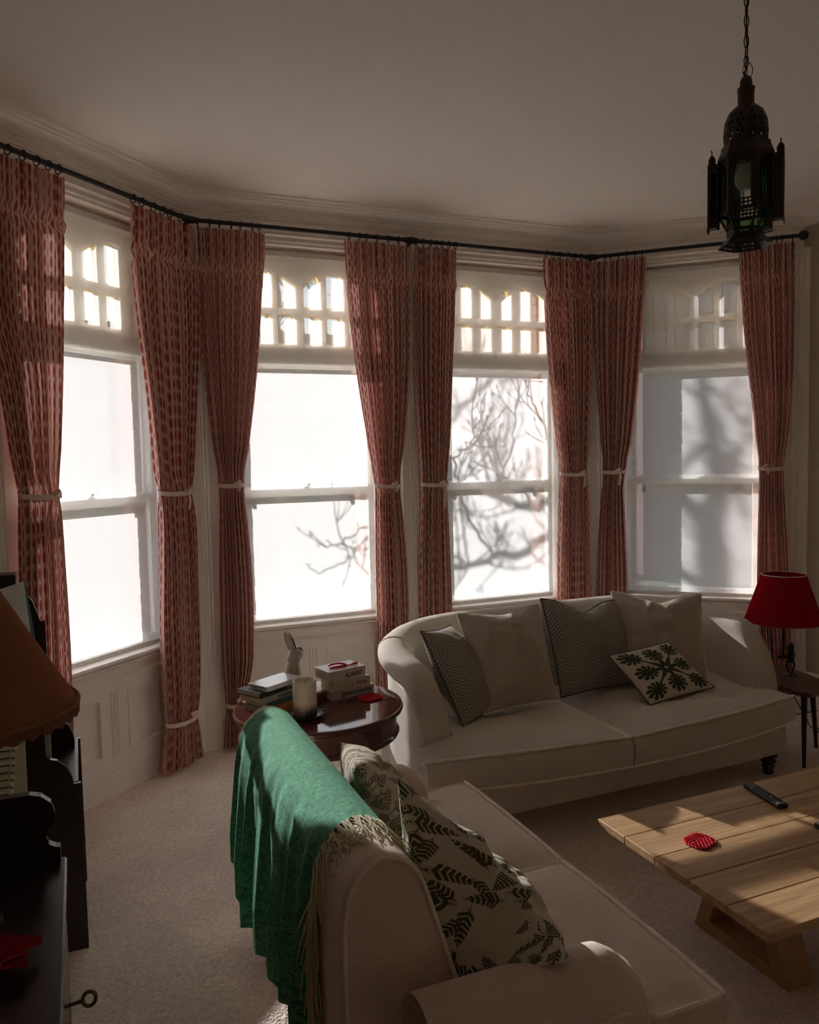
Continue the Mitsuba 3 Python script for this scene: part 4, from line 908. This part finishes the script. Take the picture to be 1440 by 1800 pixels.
for k in range(6):
    a0, a1 = HEX[k], HEX[(k + 1) % 6]
    p0, p1 = hx(0.085, a0, 0), hx(0.085, a1, 0); u = (p1 - p0) / np.linalg.norm(p1 - p0); n = np.array([u[1], -u[0], 0]); W = np.linalg.norm(p1 - p0)
    M = Mt(p0, u, n, (0, 0, 1))
    def pl(poly, y0, y1): return place(place(extr(poly, y1 - y0), np.array([[1, 0, 0, 0], [0, 0, -1, y1], [0, 1, 0, 0], [0, 0, 0, 1.0]])), M)
    full = sbox(0, ZB, W, ZT)
    opening = unary_union([sbox(0.016, ZB + 0.034, W - 0.016, ZT - 0.055), Polygon([(0.016, ZT - 0.055)] + [(W / 2 - (W / 2 - 0.016) * math.cos(t), ZT - 0.055 + 0.028 * math.sin(t)) for t in np.linspace(0, np.pi, 9)])])
    lat = []
    for j in range(5):
        x = 0.012 + (W - 0.024) * (j + 0.5) / 5
        for z in (ZB + 0.012, ZB + 0.025): lat.append(Polygon([(x - 0.0055, z), (x, z + 0.0052), (x + 0.0055, z), (x, z - 0.0052)]))
    for j in (-1, 1):
        for q in range(3): lat.append(Polygon([(W / 2 + j * (0.012 + q * 0.010) + dx, ZT - 0.020 - q * 0.006 + dz) for dx, dz in ((-0.004, 0), (0, 0.005), (0.004, 0), (0, -0.005))]))
    put_l('side_panel', pl(full.difference(opening).difference(unary_union(lat)), -0.0015, 0.0015), IRON, ln_k)
    gx = [(LCLEAR, 'clear glass'), (LGREEN, 'green glass'), (LBLUE, 'blue glass')]
    w3 = (W - 0.03) / 3; x = 0.015
    for j, gsel in enumerate(((2, 1, 0), (2, 0, 1), (0, 0, 2), (0, 1, 1), (0, 1, 1), (0, 0, 0))[k]):
        wj = w3 * (0.62 if j != 1 else 1.76)
        P = np.array([[M @ np.array([x, -0.004, z, 1]), M @ np.array([x + wj, -0.004, z, 1])] for z in (ZB + 0.03, ZT - 0.03)])[..., :3]
        put_l('glass', grid(P), gx[gsel][0], ln_k, label=gx[gsel][1] + ' pane'); x += wj
        if j < 2 and k != 5: put_l('glazing_bar', place(bx(x - 0.0015, x + 0.0015, -0.003, 0.003, ZB + 0.03, ZT - 0.03), M), IRON, ln_k)
    # corner pillar with slim glass, finial and drop
    c = hx(0.109, a0, 0); er = np.array([math.cos(a0), math.sin(a0), 0]); et = np.array([-er[1], er[0], 0]); Mc = Mt(c, er, et, (0, 0, 1))
    zt_ = 2.690
    if k not in (0, 5):
        pk_ = put_l('pillar', place(cat([bx(-0.024, 0.010, -0.017, -0.0155, 2.475, zt_), bx(-0.024, -0.018, 0.0155, 0.017, 2.475, zt_), bx(0.002, 0.010, 0.0155, 0.017, 2.475, zt_), bx(0.0095, 0.0115, -0.016, 0.016, 2.475, zt_), bx(-0.018, 0.011, -0.018, 0.018, zt_ - 0.03, zt_), bx(-0.018, 0.011, -0.018, 0.018, 2.475, 2.505)]), Mc), RUST, ln_k)
        put_l('finial', cat([ngon([(0.0, zt_), (0.012, zt_), (0.012, zt_ + 0.022), (0.007, zt_ + 0.032), (0.003, zt_ + 0.036), (0.0, zt_ + 0.036)], c[0], c[1], 8), tube([c + [0, 0, zt_ + 0.034], c + [0, 0, zt_ + 0.046]], 0.0018, 5), hull_spheres([c - et * 0.009 + [0, 0, zt_ + 0.046], c + et * 0.009 + [0, 0, zt_ + 0.048]], [0.0015, 0.003], 6)]), RUST, pk_)
        drop = sbox(-0.017, 2.462, 0.017, 2.478)
        drop = drop.difference(unary_union([sbox(x_ - 0.0025, 2.466, x_ + 0.0025, 2.473) for x_ in (-0.011, -0.0037, 0.0037, 0.011)]))
        Md = Mt(c + er * 0.0105, et, -er, (0, 0, 1))
        put_l('drop', place(place(extr(drop, 0.002), np.array([[1, 0, 0, 0], [0, 0, -1, 0], [0, 1, 0, 0], [0, 0, 0, 1.0]])), Md), RUST, pk_)
    # the tapering lower panels
    q0, q1, q2, q3 = hx(0.085, a0, ZB), hx(0.085, a1, ZB), hx(0.056, a1, 2.455), hx(0.056, a0, 2.455)
    put_l('lower_glass', grid(np.array([[q0 * .985 + q1 * .015, q1], [q3, q2]])), LGREEN if k % 2 == 0 else LCLEAR, ln_k)
    put_l('lower_bar', cat([tube([q0, q3], 0.004, 6), tube([q0, q1], 0.004, 6), tube([q3, q2], 0.004, 6)] + ([tube([q0 * .5 + q1 * .5, q3], 0.0015, 4), tube([q0 * .5 + q1 * .5, q2], 0.0015, 4), tube([q0 * .5 + q3 * .5, q1 * .5 + q2 * .5], 0.0015, 4)] if k % 2 else [])), IRON, ln_k)
    # waist and flared foot, each face pierced
    for (ra, za, rb2, zb2) in ((0.056, 2.455, 0.058, 2.436), (0.058, 2.436, 0.090, 2.402)):
        A_, B_, C_, D_ = hx(ra, a0, za), hx(ra, a1, za), hx(rb2, a1, zb2), hx(rb2, a0, zb2)
        ca, sa = (A_ + B_) / 2, (D_ + C_) / 2; uu_ = (B_ - A_) / np.linalg.norm(B_ - A_); vv_ = (sa - ca); H_ = np.linalg.norm(vv_); vv_ /= H_
        wa, wb = np.linalg.norm(B_ - A_) / 2, np.linalg.norm(C_ - D_) / 2
        poly = Polygon([(-wa, 0), (wa, 0), (wb, H_), (-wb, H_)])
        hl_ = [Polygon([(x_ + dx, H_ * fz + dz) for dx, dz in ((-0.004, 0), (0, 0.0035), (0.004, 0), (0, -0.0035))]) for x_ in ((-0.016, -0.007, 0.007, 0.016) if H_ > 0.03 else (-0.014, -0.005, 0.005, 0.014)) for fz in ((0.4, 0.75) if H_ > 0.03 else (0.5,))]
        put_l('foot_plate', place(extr(poly.difference(unary_union(hl_)), 0.0015), Mt(ca, uu_, vv_, np.cross(uu_, vv_))), IRON, ln_k)
put_l('bulb', lathe([(0, 2.588), (0.022, 2.594), (0.033, 2.612), (0.036, 2.632), (0.030, 2.655), (0.018, 2.675), (0.0, 2.68)], LX, LY, 32), BULB, ln_k, smooth=40)
put_l('bulb_holder', lathe([(0, 2.672), (0.016, 2.672), (0.018, 2.70), (0.008, 2.735), (0, 2.735)], LX, LY, 24), IRON, ln_k, smooth=40)
zc = 2.964; k = 0
th8 = np.linspace(0, 2 * np.pi, 15)[:-1]
while zc < 3.33:
    A_ = k % 2
    put_l('chain_link', tube([np.array([LX, LY, zc + 0.016]) + (np.array([math.cos(1.2 + A_ * 1.57), math.sin(1.2 + A_ * 1.57), 0]) * 0.0075 * math.cos(t) + np.array([0, 0, 0.0195 * np.sign(math.sin(t)) * abs(math.sin(t)) ** 0.7])) for t in th8], 0.0021, 6, closed=True), IRON, ln_k, smooth=40); zc += 0.033; k += 1
put_l('flex', tube([(LX + 0.004, LY, 2.96), (LX - 0.01, LY, 2.975), (LX + 0.002, LY + 0.004, 2.99), (LX + 0.005, LY, 3.05), (LX + 0.003, LY + 0.005, 3.12), (LX + 0.003, LY, 3.2), (LX + 0.005, LY, 3.35)], 0.003, 6), IRON, ln_k, smooth=40)
put_l('wire_loop', tube([np.array([LX, LY, 2.985]) + np.array([0.92, -0.385, 0]) * 0.017 * (0.3 + math.cos(t)) + [0, 0, 0.026 * math.sin(t)] for t in th8], 0.0015, 5, closed=True), IRON, ln_k, smooth=40)
put_l('ceiling_cup', lathe([(0, 3.33), (0.02, 3.332), (0.045, 3.345), (0.05, 3.3565), (0, 3.3565)], LX, LY, 24), IRON, ln_k, smooth=40)

# ------------------------------------------------------------------ the dark things along the left wall
rk = thing('magazine_rack', 'tall dark wooden rack with scalloped stepped sides against the left wall', 'rack')
def side(y, top):
    pts = [(-2.40, 0.0), (-2.035, 0.0), (-2.035, 0.598), (-2.057, 0.598), (-2.062, 0.625), (-2.078, 0.66), (-2.105, 0.688), (-2.14, 0.70)]
    if top: pts += [(-2.14, 1.09), (-2.158, 1.09), (-2.165, 1.12), (-2.182, 1.17), (-2.21, 1.215), (-2.25, 1.235), (-2.40, 1.235)]
    else: pts += [(-2.15, 0.98), (-2.18, 1.0), (-2.40, 1.0)]
    m = extr(Polygon(pts), 0.02); return place(m, np.array([[1, 0, 0, 0], [0, 0, -1, y + 0.02], [0, 1, 0, 0], [0, 0, 0, 1.0]]))
put('side_panel', side(-1.71, False), DARKWOOD, rk); put('side_panel', side(-1.22, True), DARKWOOD, rk)
put('back_panel', bx(-2.405, -2.395, -1.70, -1.20, 0.05, 1.2), DARKWOOD, rk)
for z, x in ((0.10, -2.05), (0.555, -2.055), (0.98, -2.16)):
    put('shelf', bx(-2.395, x, -1.69, -1.22, z, z + 0.018), DARKWOOD, rk)
put('shelf_lip', bx(-2.055, -2.043, -1.69, -1.22, 0.573, 0.60), DARKWOOD, rk)
wb = thing('magazine', 'white edged magazine leaning at the top of the dark rack', 'magazine')
def slab(p0, p1, p2, p3, t):
    n = np.cross(np.array(p1) - p0, np.array(p3) - p0); n = n / np.linalg.norm(n) * t
    return hullp([np.array(p) + s_ * n for p in (p0, p1, p2, p3) for s_ in (0, 1)])
put('cover', slab((-2.285, -1.36, 1.235), (-2.195, -1.34, 1.262), (-2.170, -1.30, 1.00), (-2.25, -1.33, 1.00), 0.004), CV['teal'], wb)
put('pages', slab((-2.29, -1.37, 1.245), (-2.20, -1.35, 1.268), (-2.185, -1.31, 1.00), (-2.27, -1.34, 1.00), 0.010), WHITEPAPER, wb)
for k, (y0, t, c, l) in enumerate(((-1.685, 0.022, 'grey', 'grey book standing in the lower tier of the dark rack'), (-1.660, 0.03, 'brown', 'brown book standing second in the lower tier of the dark rack'))):
    b = thing('book', l, 'book', 'books in the dark rack')
    put('cover', cat([bx(-2.30, -2.125, y0, y0 + 0.002, 0.574, 0.93), bx(-2.30, -2.125, y0 + t - 0.002, y0 + t, 0.574, 0.93), bx(-2.127, -2.125, y0, y0 + t, 0.574, 0.93)]), CV[c], b)
    put('page_block', bx(-2.295, -2.127, y0 + 0.002, y0 + t - 0.002, 0.577, 0.925), PAGESG, b)
bb = thing('box', 'small black box on the far corner of the dark rack', 'box')
put('body', rbx(-2.39, -2.235, -1.24, -1.14, 1.236, 1.285, 0.004, 4), BLACKPL, bb)
lv = thing('louvred_panel', 'cream louvred panel with rounded slat ends under the brown lampshade', 'panel')
put('stile', hullp([(-2.199, -1.78, 0.45), (-2.262, -1.78, 0.45), (-2.205, -1.78, 1.0), (-2.197, -1.78, 1.0), (-2.199, -1.76, 0.45), (-2.262, -1.76, 0.45), (-2.205, -1.76, 1.0), (-2.197, -1.76, 1.0)]), LOUVRE, lv)
for k in range(22):
    z = 0.46 + k * 0.0242; xr = np.interp(z, [0.45, 1.0], [-2.266, -2.206])
    th_ = np.linspace(0, np.pi / 2, 6)
    put('slat', cat([tube([(-2.40, -1.785, z + 0.011), (xr - 0.012, -1.785, z + 0.011)], 0.0105, 10), tube([(xr - 0.012 + 0.012 * math.sin(t), -1.785, z + 0.011 - 0.010 * (1 - math.cos(t))) for t in th_], 0.0105, 10)]), LOUVRE, lv, smooth=40)
dk = thing('bureau', 'dark polished bureau in the near left corner with a curved gallery end', 'bureau')
put('top', rbx(-2.405, -2.055, -3.72, -2.84, 0.845, 0.87, 0.004, 4), DARKWOOD, dk)
put('carcass', rbx(-2.40, -2.068, -3.70, -2.86, 0.06, 0.845, 0.004, 4), DARKWOOD, dk)
for z0, z1 in ((0.62, 0.83), (0.38, 0.60), (0.12, 0.36)):
    put('drawer', rbx(-2.07, -2.060, -3.66, -2.90, z0, z1, 0.003, 4), DARKWOOD, dk)
for (x, y) in ((-2.37, -2.9), (-2.10, -2.9), (-2.37, -3.66), (-2.10, -3.66)): put('foot', bx(x - 0.025, x + 0.025, y - 0.025, y + 0.025, 0, 0.06), DARKWOOD, dk)
gp = [(-2.405, 0.868), (-2.405, 1.022), (-2.12, 1.022), (-2.098, 1.015), (-2.08, 0.998), (-2.073, 0.976), (-2.076, 0.955), (-2.088, 0.94), (-2.092, 0.925), (-2.087, 0.91), (-2.075, 0.902), (-2.066, 0.90), (-2.066, 0.868)]
put('gallery_end', place(extr(Polygon(gp), 0.022), np.array([[1, 0, 0, 0], [0, 0, -1, -2.838], [0, 1, 0, 0], [0, 0, 0, 1.0]])), DARKWOOD, dk)
put('gallery_back', bx(-2.405, -2.385, -3.70, -2.86, 0.868, 1.0), DARKWOOD, dk)
ky = thing('key', 'small brass key standing in the lock of the dark bureau', 'key')
put('shaft', tube([(-2.062, -3.257, 0.806), (-2.03, -3.257, 0.808)], 0.0032, 8), BRASS, ky, smooth=40)
put('bow', tube([(-2.019 + 0.0105 * math.cos(t), -3.257, 0.809 + 0.0125 * math.sin(t)) for t in th8], 0.0032, 8, closed=True), BRASS, ky, smooth=40)
rf = thing('felt_flower', 'dark red felt flower lying on the bureau at the lower left corner', 'flower')
for a, L_, w_ in ((0.25, 0.085, 0.03), (1.25, 0.07, 0.028), (-0.6, 0.075, 0.03), (2.4, 0.07, 0.03), (3.6, 0.08, 0.03), (-1.7, 0.07, 0.03)):
    d = np.array([math.cos(a), math.sin(a)]); n = np.array([-d[1], d[0]]); P = []
    for q in np.linspace(0.02, 1, 10):
        w = w_ * math.sin(math.pi * min(q * 0.95 + 0.05, 1)) ** 0.8 + 0.002
        P.append([(-2.172 + d[0] * L_ * q + n[0] * w * s_, -3.215 + d[1] * L_ * q + n[1] * w * s_, 0.875 + 0.025 * q * (1.4 - q) + 0.012 * abs(s_) + 0.004 * a % 0.004) for s_ in np.linspace(-1, 1, 7)])
    put('petal', grid(np.array(P)), REDDK, rf, smooth=True)
bl2 = thing('desk_lamp', 'lamp with fringed brown fabric shade close to the viewer at the left edge', 'lamp')
DXL, DYL = -2.205, -3.05
tt = np.linspace(0, 2 * np.pi, 121)
P = np.array([[(DXL + (r + 0.0015 * math.sin(60 * t)) * math.cos(t), DYL + (r + 0.0015 * math.sin(60 * t)) * math.sin(t), z) for t in tt] for r, z in ((0.188, 1.266), (0.140, 1.350), (0.098, 1.425), (0.058, 1.50))])
put('shade', grid(P), BROWNSHADE, bl2, smooth=True)
put('shade_trim', tube([(DXL + 0.19 * math.cos(t), DYL + 0.19 * math.sin(t), 1.266) for t in tt[:-1:2]], 0.005, 6, closed=True), BROWNFR, bl2, smooth=40)
put('fringe', cat([tube([(DXL + 0.189 * math.cos(t), DYL + 0.189 * math.sin(t), 1.266), (DXL + 0.191 * math.cos(t + .01), DYL + 0.191 * math.sin(t + .01), 1.254), (DXL + 0.190 * math.cos(t), DYL + 0.19 * math.sin(t), 1.245 + 0.003 * math.sin(37 * t))], 0.0018, 4) for t in np.linspace(0, 2 * np.pi, 300)]), BROWNFR, bl2, smooth=True, kind='stuff')
put('stem', lathe([(0, 0.870), (0.045, 0.870), (0.045, 0.88), (0.02, 0.89), (0.014, 0.95), (0.02, 1.02), (0.022, 1.08), (0.014, 1.14), (0.012, 1.18), (0.010, 1.42), (0, 1.42)], DXL, DYL, 32), DARKWOOD, bl2, smooth=40)

# ------------------------------------------------------------------ outside: ground and the bare tree that throws the shadows
struct('ground', bx(-40, 40, 0.75, 60, -0.9, -0.6), GRASS)
HOUSEBRICK = mat('house_brick', two(pr((0.25, 0.17, 0.14), 0.9)))
SLATE = mat('slate', two(pr((0.10, 0.10, 0.11), 0.7)))
DARKGL = mat('dark_glass', two(pr((0.05, 0.06, 0.07), 0.1)))
LEAFY = mat('hedge_leaf', two(pr((0.06, 0.08, 0.035), 0.9)))
for hi, (hx0, hw, hh) in enumerate(((-16, 9.5, 5.6), (-5.5, 9.0, 6.0), (4.5, 9.5, 5.8), (15, 10, 6.2))):
    hy = 30 if hi < 3 else 7
    if hi == 3: hx0, hw, hh = 7.5, 9.0, 9.0
    hk = thing('house', 'brick house across the garden seen faintly through the blinds, ' + ('far left', 'left of centre', 'right of centre', 'nearest, on the right')[hi], 'house')
    put('wall', bx(hx0, hx0 + hw, hy, hy + 8, -0.7, hh), HOUSEBRICK, hk)
    put('roof', hullp([(hx0 - 0.3, hy - 0.4, hh), (hx0 + hw + 0.3, hy - 0.4, hh), (hx0 - 0.3, hy + 8.4, hh), (hx0 + hw + 0.3, hy + 8.4, hh), (hx0, hy + 4, hh + 2.2), (hx0 + hw, hy + 4, hh + 2.2)]), SLATE, hk)
    for wx in (0.18, 0.5, 0.82):
        for wz in (0.9, 3.6):
            f_ = put('window', bx(hx0 + hw * wx - 0.65, hx0 + hw * wx + 0.65, hy - 0.06, hy + 0.05, wz - 0.1, wz + 1.5), SLATE, hk)
            put('pane', bx(hx0 + hw * wx - 0.55, hx0 + hw * wx + 0.55, hy - 0.08, hy - 0.05, wz, wz + 1.4), DARKGL, f_)
hg = thing('hedge', 'long clipped dark hedge at the end of the garden', 'hedge')
hp = np.array([[(x, 13.0 + 0.9 * math.cos(t) + 0.16 * math.sin(x * 7.3 + t * 5) , -0.6 + 2.3 * abs(math.sin(t)) ** 0.5 * (1 if t > 0 else 0) + 0.10 * math.sin(x * 5.1 + t * 9) * math.sin(t)) for t in np.linspace(np.pi, 0.0001, 14)] for x in np.linspace(-22, 7, 400)])
put('leaves', grid(hp), LEAFY, hg, kind='stuff')
tr = thing('tree', 'bare budding tree in the garden outside the right-hand windows', 'tree')
rt_ = np.random.default_rng(42)
def smooth_path(ctrl, n):
    c = np.array(ctrl, float); t = np.linspace(0, len(c) - 1, n); i = np.clip(t.astype(int), 0, len(c) - 2); f = (t - i)[:, None]
    p0, p1, p2, p3 = c[np.clip(i - 1, 0, len(c) - 1)], c[i], c[i + 1], c[np.clip(i + 2, 0, len(c) - 1)]
    return 0.5 * (2 * p1 + (p2 - p0) * f + (2 * p0 - 5 * p1 + 4 * p2 - p3) * f ** 2 + (3 * p1 - p0 - 3 * p2 + p3) * f ** 3)
LIMBS = [  # control points, radius at the two ends, twigs
    ([(0.50, 5.50, -0.7), (0.47, 5.5, 1.2), (0.46, 5.5, 3.07), (0.43, 5.53, 3.47), (0.48, 5.49, 3.78), (0.44, 5.52, 4.1), (0.40, 5.56, 4.41), (0.37, 5.58, 4.72), (0.33, 5.6, 5.2)], 0.085, 0.012, 4),
    ([(0.46, 5.5, 3.0), (0.17, 4.2, 2.92), (-0.04, 3.93, 2.80), (-0.13, 3.57, 2.69), (-0.26, 3.21, 2.65), (-0.40, 2.85, 2.51), (-0.5, 2.6, 2.45)], 0.04, 0.011, 14),
    ([(0.46, 5.5, 2.6), (0.14, 4.29, 2.71), (-0.10, 3.93, 2.50), (-0.27, 3.57, 2.32), (-0.51, 3.21, 2.14), (-0.68, 2.7, 2.12)], 0.04, 0.012, 13),
    ([(0.43, 5.53, 3.47), (-0.06, 5.1, 4.06), (-0.20, 4.92, 4.13), (-0.45, 4.65, 4.06), (-0.63, 4.47, 3.80), (-0.75, 4.2, 3.5)], 0.045, 0.010, 6),
    ([(0.05, 6.2, 5.0), (0.18, 6.03, 4.82), (0.39, 5.70, 4.51), (0.63, 5.35, 4.13), (0.74, 5.11, 3.9), (0.9, 4.9, 3.5)], 0.014, 0.012, 4),
    ([(0.1, 5.7, 4.8), (0.25, 5.63, 4.54), (0.46, 5.44, 4.24), (0.53, 5.37, 4.06), (0.59, 5.32, 3.83), (0.62, 5.3, 3.5)], 0.012, 0.016, 4),
    ([(0.2, 5.6, 3.65), (0.35, 5.46, 3.55), (0.45, 5.37, 3.43), (0.52, 5.31, 3.20), (0.5, 5.4, 2.9)], 0.012, 0.022, 3),
    ([(0.46, 5.5, 3.5), (0.52, 5.31, 3.71), (0.67, 5.04, 3.83), (0.80, 4.79, 4.1), (0.9, 4.6, 4.5)], 0.018, 0.008, 4),
    ([(-0.04, 3.93, 2.80), (0.02, 2.9, 2.6), (0.12, 2.2, 2.35), (0.21, 1.95, 2.25), (0.33, 1.86, 2.44), (0.36, 1.86, 2.64), (0.39, 1.86, 2.80)], 0.014, 0.004, 9),
    ([(-0.27, 3.57, 2.32), (-0.15, 2.5, 2.15), (-0.04, 1.59, 2.19), (0.08, 1.5, 2.30), (0.16, 1.46, 2.46)], 0.013, 0.004, 7),
    ([(-0.51, 3.21, 2.14), (-0.74, 2.49, 2.20), (-0.89, 2.31, 2.08), (-1.0, 2.13, 1.94), (-1.12, 2.04, 1.88)], 0.011, 0.004, 4),
    ([(-0.80, 2.43, 2.14), (-0.89, 2.31, 2.0), (-1.0, 2.13, 1.81), (-1.15, 2.04, 1.72), (-1.20, 2.04, 1.79)], 0.007, 0.003, 3),
    ([(0.44, 5.52, 4.1), (0.8, 3.0, 2.5), (0.80, 1.6, 2.2), (0.75, 1.32, 2.34), (0.68, 1.28, 2.48), (0.62, 1.23, 2.58), (0.58, 1.23, 2.68)], 0.016, 0.004, 6),
]
tw = []
def twig(p, d, L_, r, depth):
    n = 7; pts = [p]; d = d / np.linalg.norm(d)
    bend = rt_.normal(0, 0.16, 3); 
    for k in range(n):
        d = d + bend * 0.5 + np.array([0, 0, 0.16]) + rt_.normal(0, 0.07, 3); d /= np.linalg.norm(d)
        pts.append(pts[-1] + d * L_ / n)
    tw.append(tube(pts, np.linspace(r, r * 0.5, len(pts)), 5))
    e = pts[-1]
    tw.append(hull_spheres([e, e + d * 0.03], [r * 0.9 + 0.003, 0.002], 6))
    if depth > 0:
        for k in range(rt_.integers(2, 4)):
            i = rt_.integers(2, n); side = np.cross(d, rt_.normal(0, 1, 3)); side /= np.linalg.norm(side)
            twig(np.array(pts[i]), d * 0.5 + side * 0.8, L_ * rt_.uniform(0.4, 0.65), r * 0.65, depth - 1)
for li, (ctrl, r0, r1, nt) in enumerate(LIMBS):
    P = smooth_path(ctrl, 26); P[1:-1] += rt_.normal(0, 0.012, (24, 3)) * (li > 0)
    put('trunk' if li == 0 else 'branch', tube(P, np.linspace(r0, r1, len(P)), 10), BARK, tr, smooth=40)
    for k in range(nt):
        i = rt_.integers(6, 25); d = P[min(i + 1, 25)] - P[i - 1]; d /= np.linalg.norm(d)
        side = np.cross(d, rt_.normal(0, 1, 3)); side /= np.linalg.norm(side)
        twig(P[i], d * 0.5 + side * 0.9 + np.array([0, 0, 0.3]), rt_.uniform(0.3, 0.7) * (0.55 if r0 < 0.02 else 1), 0.006 if r0 < 0.02 else 0.010, 2 if r0 > 0.02 else 1)
put('twigs', cat(tw), BARK, tr, smooth=True, kind='stuff')
